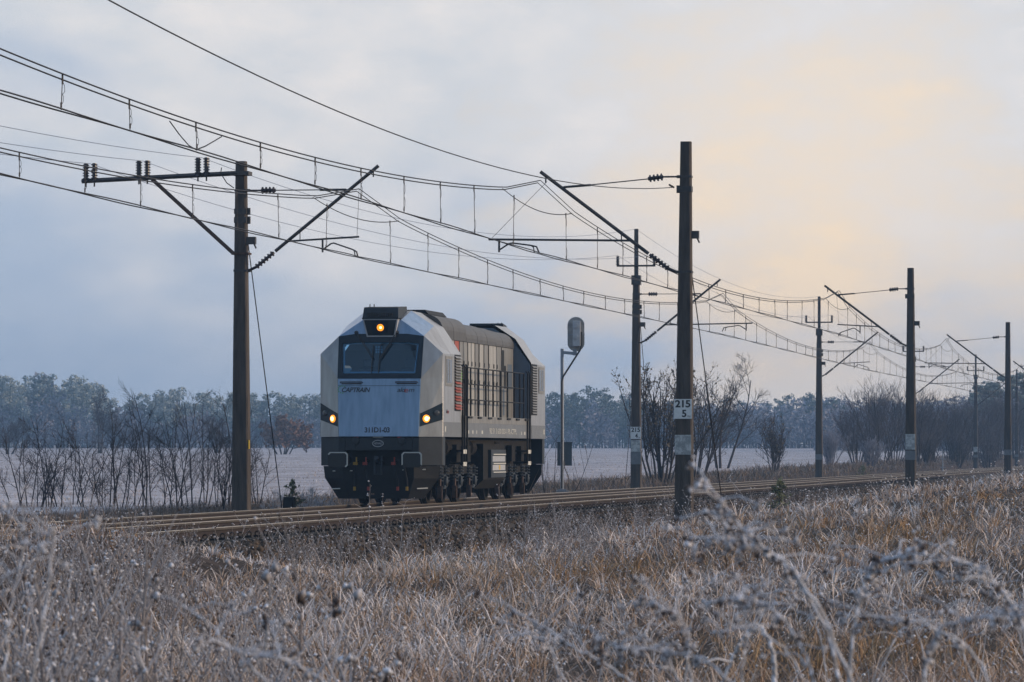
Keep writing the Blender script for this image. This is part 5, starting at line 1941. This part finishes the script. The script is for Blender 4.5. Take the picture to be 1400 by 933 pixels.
# ------------------------------------------------------------------ weeds
def weed_mesh(seed, kind, h):
    """returns (stem mesh parts, head mesh parts)"""
    rg = random.Random(seed)
    rs_ = np.random.RandomState(seed)
    segs, heads, hr = [], [], []

    def stalk(p, d, ln, r, bend, n, lev):
        pts = [p]
        for i in range(n):
            d = (d + Vector((rg.uniform(-.10, .10), rg.uniform(-.10, .10), bend))).normalized()
            p = p + d * (ln / n)
            pts.append(p)
        for i in range(n):
            segs.append((pts[i], pts[i + 1], r * (1 - .6 * i / n), r * (1 - .6 * (i + 1) / n), .22 + .30 * lev + .25 * rg.random(), rg.random()))
        return pts
    if kind == 'spike':           # straight stalk with beads along its upper half
        pts = stalk(Vector((0, 0, -.05)), Vector((rg.uniform(-.2, .2), rg.uniform(-.2, .2), 1)), h, .0055, .02, 8, 0)
        for i in range(3, 9):
            for j in range(5):
                q = pts[min(i, 8)] + Vector((rg.gauss(0, .018), rg.gauss(0, .018), rg.uniform(-.05, .05)))
                heads.append(q)
                hr.append(rg.uniform(.006, .014))
    elif kind == 'umbel':         # branching with a round head on each twig
        pts = stalk(Vector((0, 0, -.05)), Vector((rg.uniform(-.15, .15), rg.uniform(-.15, .15), 1)), h * .75, .006, .02, 6, 0)
        for i in range(2, 7):
            for j in range(rg.randint(1, 3)):
                a = rg.uniform(0, 6.28)
                e = stalk(pts[i], Vector((math.cos(a) * .6, math.sin(a) * .6, .8)), h * rg.uniform(.12, .34), .0035, .06, 3, 1)
                for m_ in range(rg.randint(3, 7)):
                    heads.append(e[-1] + Vector((rg.gauss(0, .014), rg.gauss(0, .014), rg.gauss(0, .008))))
                    hr.append(rg.uniform(.007, .014))
    elif kind == 'twiggy':        # many upright fine branches, small seed beads
        for s_ in range(rg.randint(2, 4)):
            pts = stalk(Vector((rg.gauss(0, .03), rg.gauss(0, .03), -.05)), Vector((rg.uniform(-.3, .3), rg.uniform(-.3, .3), 1)), h * rg.uniform(.7, 1), .0068, .015, 7, -.25)
            for i in range(2, 8):
                for j in range(2):
                    a = rg.uniform(0, 6.28)
                    e = stalk(pts[i], Vector((math.cos(a) * .55, math.sin(a) * .55, .75)), h * rg.uniform(.10, .30), .0034, .05, 3, .5)
                    for q in e[1:]:
                        for m_ in range(1):
                            heads.append(q + Vector((rg.gauss(0, .010), rg.gauss(0, .010), rg.gauss(0, .010))))
                            hr.append(rg.uniform(.004, .0095))
    elif kind == 'arch':          # bent-over stalk
        pts = stalk(Vector((0, 0, -.05)), Vector((rg.uniform(-.3, .3), rg.uniform(-.1, .1), 1)), h * 1.3, .006, -.16, 10, .8)
        for i in range(5, 11):
            a = rg.uniform(0, 6.28)
            e = stalk(pts[i], Vector((math.cos(a) * .5, math.sin(a) * .5, .3)), h * .16, .003, -.1, 3, 1)
            heads.append(e[-1])
            hr.append(rg.uniform(.008, .016))
    v = seg_arrays(segs, 4)
    nh = len(heads)
    w = blob_arrays(np.array([tuple(q) for q in heads]), np.array(hr), rs_.choice([.05, .45, 1.0], nh), rs_.rand(nh), rs_)
    return (v[0], v[1], None, v[2], v[3]), (w[0], None, w[1], w[2], w[3])


PARR = {}


def proto(seed, kind, h):
    a, b = weed_mesh(seed, kind, h)
    PARR.setdefault(kind, []).append((a, b))
    ms = []
    for nm, pt in (('stem', a), ('seed_heads', b)):
        me = raw_mesh(nm, pt[0], pt[1], pt[2], MATS['weed'], {'frost': pt[3], 'hue': pt[4]})
        ms.append(me)
    return ms


PROT = {k: [proto(600 + 17 * i + j, k, 1.0) for j in range(4)] for i, k in enumerate(('spike', 'umbel', 'twiggy', 'arch'))}


def put_weed(kind, j, loc, h, rz, lean, label, group, name='frosted_weed'):
    o = empty(name, loc, label, 'weed', group)
    o.rotation_euler = (lean[0], lean[1], rz)
    o.scale = (h, h, h)
    st_, hd = PROT[kind][j % 4]
    link('stem', st_, o)
    link('seed_heads', hd, o)['kind'] = 'stuff'
    return o


SMALL = []


def strew(kind, j, b, h, rz):
    ca, sa = math.cos(rz) * h, math.sin(rz) * h
    for v, q, tr, fr, hu in PARR[kind][j % 4]:
        w = np.stack([v[:, 0] * ca - v[:, 1] * sa + b.x, v[:, 0] * sa + v[:, 1] * ca + b.y, v[:, 2] * h + b.z], -1)
        SMALL.append((w, q, tr, fr, hu))


rg = random.Random(9)
# dense twiggy weeds close to the camera at lower left (they blur)
for i in range(58):
    d_ = rg.uniform(13.5, 27)
    px = rg.uniform(-60, 520) if i % 3 else rg.uniform(-40, 260)
    b = foot(px, d_)
    topy = 735 + 0.10 * px + rg.uniform(-25, 95) + (15 if px < 60 else 0)
    h = max(.45, hgt(topy, d_, b))
    put_weed(rg.choice(['twiggy', 'twiggy', 'twiggy', 'umbel']), rg.randint(0, 3), b, h, rg.uniform(0, 6.28), (rg.gauss(0, .08), rg.gauss(0, .10)),
             'blurred grey frosted weed in the dense stand at lower left', 'weeds in the lower left stand')
for i in range(120):
    d_ = rg.uniform(34, 58)
    px = rg.uniform(-70, 265)
    b = foot(px, d_)
    topy = 682 + .13 * max(0, px) + rg.uniform(-8, 48)
    put_weed(rg.choice(['twiggy', 'twiggy', 'umbel', 'spike']), rg.randint(0, 3), b, max(.4, hgt(topy, d_, b)), rg.uniform(0, 6.28), (rg.gauss(0, .06), rg.gauss(0, .08)),
             'frosted weed in the tall stand that hides the left end of the rails', 'weeds hiding the left end of the rails')
# weeds of the middle ground, in sharp view before the rails
mid = [(508, 655, 74, 'spike', 'tall beaded weed stalk standing before the locomotive front'), (526, 672, 76, 'spike', 'shorter beaded stalk right of the one before the locomotive'),
       (605, 698, 72, 'arch', 'pale frosted branch bent over before the bogies'), (440, 690, 74, 'umbel', 'branching weed before the rails left of the locomotive'),
       (387, 690, 70, 'spike', 'thin weed stalk in front of the anchor block'), (316, 712, 66, 'umbel', 'pale-headed weed at the left end of the rails'),
       (290, 716, 64, 'umbel', 'small pale-headed weed before the cross-arm mast'), (345, 700, 70, 'spike', 'leaning straw before the cross-arm mast'),
       (690, 660, 78, 'spike', 'crooked white stalk under the locomotive tank'), (672, 705, 80, 'umbel', 'low frosted weed before the tank'),
       (735, 690, 74, 'umbel', 'round-headed weed at the left of the dark weed patch'), (765, 680, 76, 'umbel', 'round-headed weed before the signal foot'),
       (790, 688, 75, 'umbel', 'round-headed weed in the middle of the dark patch'), (815, 684, 77, 'umbel', 'round-headed weed right of the patch middle'),
       (840, 695, 73, 'twiggy', 'fine twiggy weed in the dark patch'), (862, 682, 78, 'spike', 'straight stalk before the 215 over 4 mast'), (800, 715, 70, 'twiggy', 'dark twiggy weed low in the patch'),
       (912, 668, 84, 'umbel', 'weed with white tuft before the nearest mast'), (930, 690, 80, 'umbel', 'low round-headed weed at the nearest mast foot'),
       (1040, 662, 62, 'arch', 'white forked stalk before the green young pine'), (1010, 690, 60, 'arch', 'pale arching stalk left of the green young pine'),
       (1110, 690, 64, 'spike', 'brown seed stalk right of the green young pine'), (1140, 715, 58, 'spike', 'dark seed stalk in the tan grass'),
       (560, 720, 68, 'twiggy', 'low twiggy weed under the locomotive front'), (640, 720, 70, 'umbel', 'small weed on the ballast edge'), (480, 715, 68, 'umbel', 'small dotted weed by the near rail'),
       (260, 705, 62, 'spike', 'lone upright weed at the left rail end'), (1210, 690, 70, 'twiggy', 'dark weed tuft on the grass bank'), (1330, 690, 62, 'twiggy', 'grey weed tuft near the right edge')]
for i, (px, py, d_, kd, lb) in enumerate(mid):
    b = foot(px, d_)
    put_weed(kd, i, b, max(.3, hgt(py, d_, b)), rg.uniform(0, 6.28), (rg.gauss(0, .05), rg.gauss(0, .08)), lb, 'weeds before the rails')
for i in range(120):
    px, d_ = rg.uniform(380, 1400), rg.uniform(36, 100)
    b = foot(px, d_)
    if b.x < -12.8:
        continue
    strew(rg.choice(['spike', 'umbel', 'twiggy', 'umbel']), i, b, rg.uniform(.35, .66), rg.uniform(0, 6.28))
for i in range(125):
    s_ = rg.uniform(56, 135)
    x_ = rg.uniform(-13.5, -11.4)
    b = Vector((x_, s_, gzs(x_, s_)))
    strew(rg.choice(['spike', 'umbel', 'twiggy', 'umbel', 'arch']), i, b, rg.uniform(.45, .92), rg.uniform(0, 6.28))
for i in range(24):
    px, d_ = 790 + rg.gauss(0, 75), rg.uniform(52, 74)
    b = foot(px, d_)
    put_weed(rg.choice(['twiggy', 'umbel', 'twiggy']), i, b, rg.uniform(.5, .78), rg.uniform(0, 6.28), (rg.gauss(0, .1), rg.gauss(0, .1)),
             'dark frosted weed in the thick patch below the signal', 'weeds of the dark patch')


o = joined('small_weeds', SMALL, MATS['weed'])
tag(o, 'small dry weeds strewn through the grass and along the ballast foot', 'weeds', kind='stuff')


# big rimed stems close to the lens at lower right
def rimed_stem(pts_px, d_, label, seed, r=.0042, clumps=10, size=.016, twigs=4):
    rg_ = random.Random(seed)
    rs_ = np.random.RandomState(seed)
    P = [place(x, y, d_) for x, y in pts_px]
    b = P[-1].copy()
    end = Vector((b.x + rg_.uniform(-.1, .1), b.y + .3, gzs(b.x, b.y) - .05))
    P.append(end)
    P.reverse()
    # resample
    Q = []
    for i in range(len(P) - 1):
        for j in range(6):
            Q.append(P[i].lerp(P[i + 1], j / 6) + Vector((rg_.gauss(0, .002), rg_.gauss(0, .006), rg_.gauss(0, .002))))
    Q.append(P[-1])
    o = end
    n = len(Q)
    segs = [(Q[i] - o, Q[i + 1] - o, r * (1.3 - .7 * i / n), r * (1.3 - .7 * (i + 1) / n), .95, rg_.random()) for i in range(n - 1)]
    hd, hr = [], []
    for k in range(clumps):
        e = .45 + .55 * k / max(1, clumps - 1)
        q = Q[min(n - 1, int(e * (n - 1)))] - o
        hang = rg_.uniform(.3, 1.0)
        dx_ = rg_.gauss(0, size * .5)
        for m_ in range(20):
            s_ = rg_.random()
            hd.append(q + Vector((rg_.gauss(0, size * .26) + dx_ * s_, rg_.gauss(0, size * .3), -s_ * size * 2.4 * hang + rg_.gauss(0, size * .15))))
            hr.append(size * rg_.uniform(.14, .34) * (1.15 - .5 * s_))
    for k in range(twigs):
        e = rg_.uniform(.5, .98)
        q = Q[int(e * (n - 1))] - o
        a = rg_.uniform(0, 6.28)
        dv = Vector((math.cos(a), math.sin(a) * .6, rg_.uniform(.0, .9))).normalized()
        L_ = rg_.uniform(.05, .14)
        q2 = q + dv * L_ * .5
        q3 = q + dv * L_ + Vector((0, 0, -.02))
        segs += [(q, q2, r * .55, r * .5, .95, .3), (q2, q3, r * .5, r * .35, .95, .3)]
        for m_ in range(6):
            hd.append(q3 + Vector((rg_.gauss(0, .005), rg_.gauss(0, .005), rg_.gauss(0, .005))))
            hr.append(rg_.uniform(.003, .006))
    root = empty('rimed_plant', o, label, 'weed', 'rimed stems close to the camera')
    v = seg_arrays(segs, 6)
    joined('stem', [(v[0], v[1], None, v[2], v[3])], MATS['weed'], root)
    nh = len(hd)
    w = blob_arrays(np.array([tuple(q) for q in hd]), np.array(hr), rs_.choice([.05, .6, 1.0], nh), rs_.rand(nh), rs_)
    joined('withered_leaves', [(w[0], None, w[1], w[2], w[3])], MATS['weed'], root)['kind'] = 'stuff'


big = [([(962, 658), (990, 688), (1008, 715), (1035, 742), (1080, 775), (1120, 830), (1165, 933)], 9.5, 'tallest rimed stem leaning left with furry knots, right of the nearest mast', 13),
       ([(941, 736), (975, 735), (1010, 740), (1050, 750), (1090, 790), (1130, 860), (1150, 940)], 9.8, 'rimed side stem pointing left below the tallest one', 9),
       ([(1262, 745), (1235, 757), (1200, 768), (1185, 790), (1170, 840), (1160, 935)], 11.0, 'rimed stem bending right with a comb of hanging leaves', 12),
       ([(1250, 770), (1300, 765), (1345, 778), (1375, 810), (1400, 860), (1410, 940)], 10.5, 'rimed stem arching across the right edge', 9),
       ([(970, 822), (1000, 818), (1040, 825), (1075, 850), (1100, 890), (1115, 940)], 9.0, 'rimed stem curving left at the bottom centre right', 10),
       ([(880, 815), (905, 830), (930, 840), (940, 880), (945, 940)], 10.0, 'drooping rimed stem with dark withered leaves', 9),
       ([(820, 872), (850, 885), (900, 890), (960, 900), (1010, 940)], 9.0, 'low rimed stem lying along the bottom centre', 8),
       ([(1150, 838), (1200, 845), (1260, 850), (1320, 880), (1360, 940)], 9.4, 'rimed stem crossing low at the right', 10),
       ([(1390, 838), (1340, 845), (1290, 855), (1270, 900), (1262, 940)], 9.0, 'rimed stem bending left at the lower right edge', 9),
       ([(700, 835), (740, 855), (775, 880), (830, 910), (880, 945)], 11.0, 'long rimed stem sloping down at the bottom middle', 7),
       ([(245, 822), (285, 855), (330, 895), (370, 940)], 9.5, 'pale rimed straw slanting across the lower left', 3),
       ([(340, 893), (385, 900), (420, 915), (450, 940)], 9.5, 'short rimed twig forking off the slanting straw', 3),
       ([(0, 792), (40, 770), (62, 745), (75, 720), (60, 850), (40, 940)], 9.0, 'dark blurred stalk at the left edge', 3),
       ([(30, 690), (35, 740), (20, 800), (10, 870), (5, 940)], 11.0, 'upright blurred stalk in the left corner', 4)]
for i, (pp_, d_, lb, nc) in enumerate(big):
    rimed_stem(pp_, d_, lb, 900 + i, r=.0034 if i < 4 else .0026, clumps=max(2, nc * 2 // 3), size=(.024 if i < 4 else .018) if nc > 5 else .006, twigs=9)
for i in range(14):
    x0, y0, d_ = rg.uniform(640, 1420), rg.uniform(770, 905), rg.uniform(10, 17)
    dr = rg.choice((-1, 1))
    w_ = rg.uniform(50, 130)
    pp_ = [(x0, y0), (x0 + dr * w_ * .35, y0 - rg.uniform(-4, 14)), (x0 + dr * w_ * .7, y0 + rg.uniform(5, 25)), (x0 + dr * w_ * .9, y0 + 60), (x0 + dr * w_, 940)]
    rimed_stem(pp_, d_, 'thin rimed stem among the tangle at lower right', 1000 + i, r=.0022, clumps=rg.randint(2, 5), size=rg.uniform(.008, .013), twigs=9)
# a bowed brown stalk in the lower middle
bw_ = [(1000, 905), (1012, 880), (1025, 862), (1040, 858), (1052, 875), (1058, 900), (1060, 935)]
rimed_stem([(985, 940)] + bw_[:1] + bw_[1:], 13.0, 'brown bowed stalk making a hoop at the bottom right of centre', 950, r=.006, clumps=0 or 2, size=.006, twigs=1)

# ------------------------------------------------------------------ winter haze
hz = MB().box((-900, -30, -1.0), (700, 1500, 34.0))
hm = bpy.data.materials.new('haze')
hm.use_nodes = True
ht = hm.node_tree
ht.nodes.clear()
pv = ht.nodes.new('ShaderNodeVolumePrincipled')
pv.inputs['Color'].default_value = (0.38, 0.63, 1.0, 1)
pv.inputs['Density'].default_value = 0.00042
pv.inputs['Anisotropy'].default_value = 0.2
ho_ = ht.nodes.new('ShaderNodeOutputMaterial')
ht.links.new(pv.outputs[0], ho_.inputs['Volume'])
tag(hz.build('haze', hm), 'thin blue winter haze over the whole place', 'haze', kind='stuff')
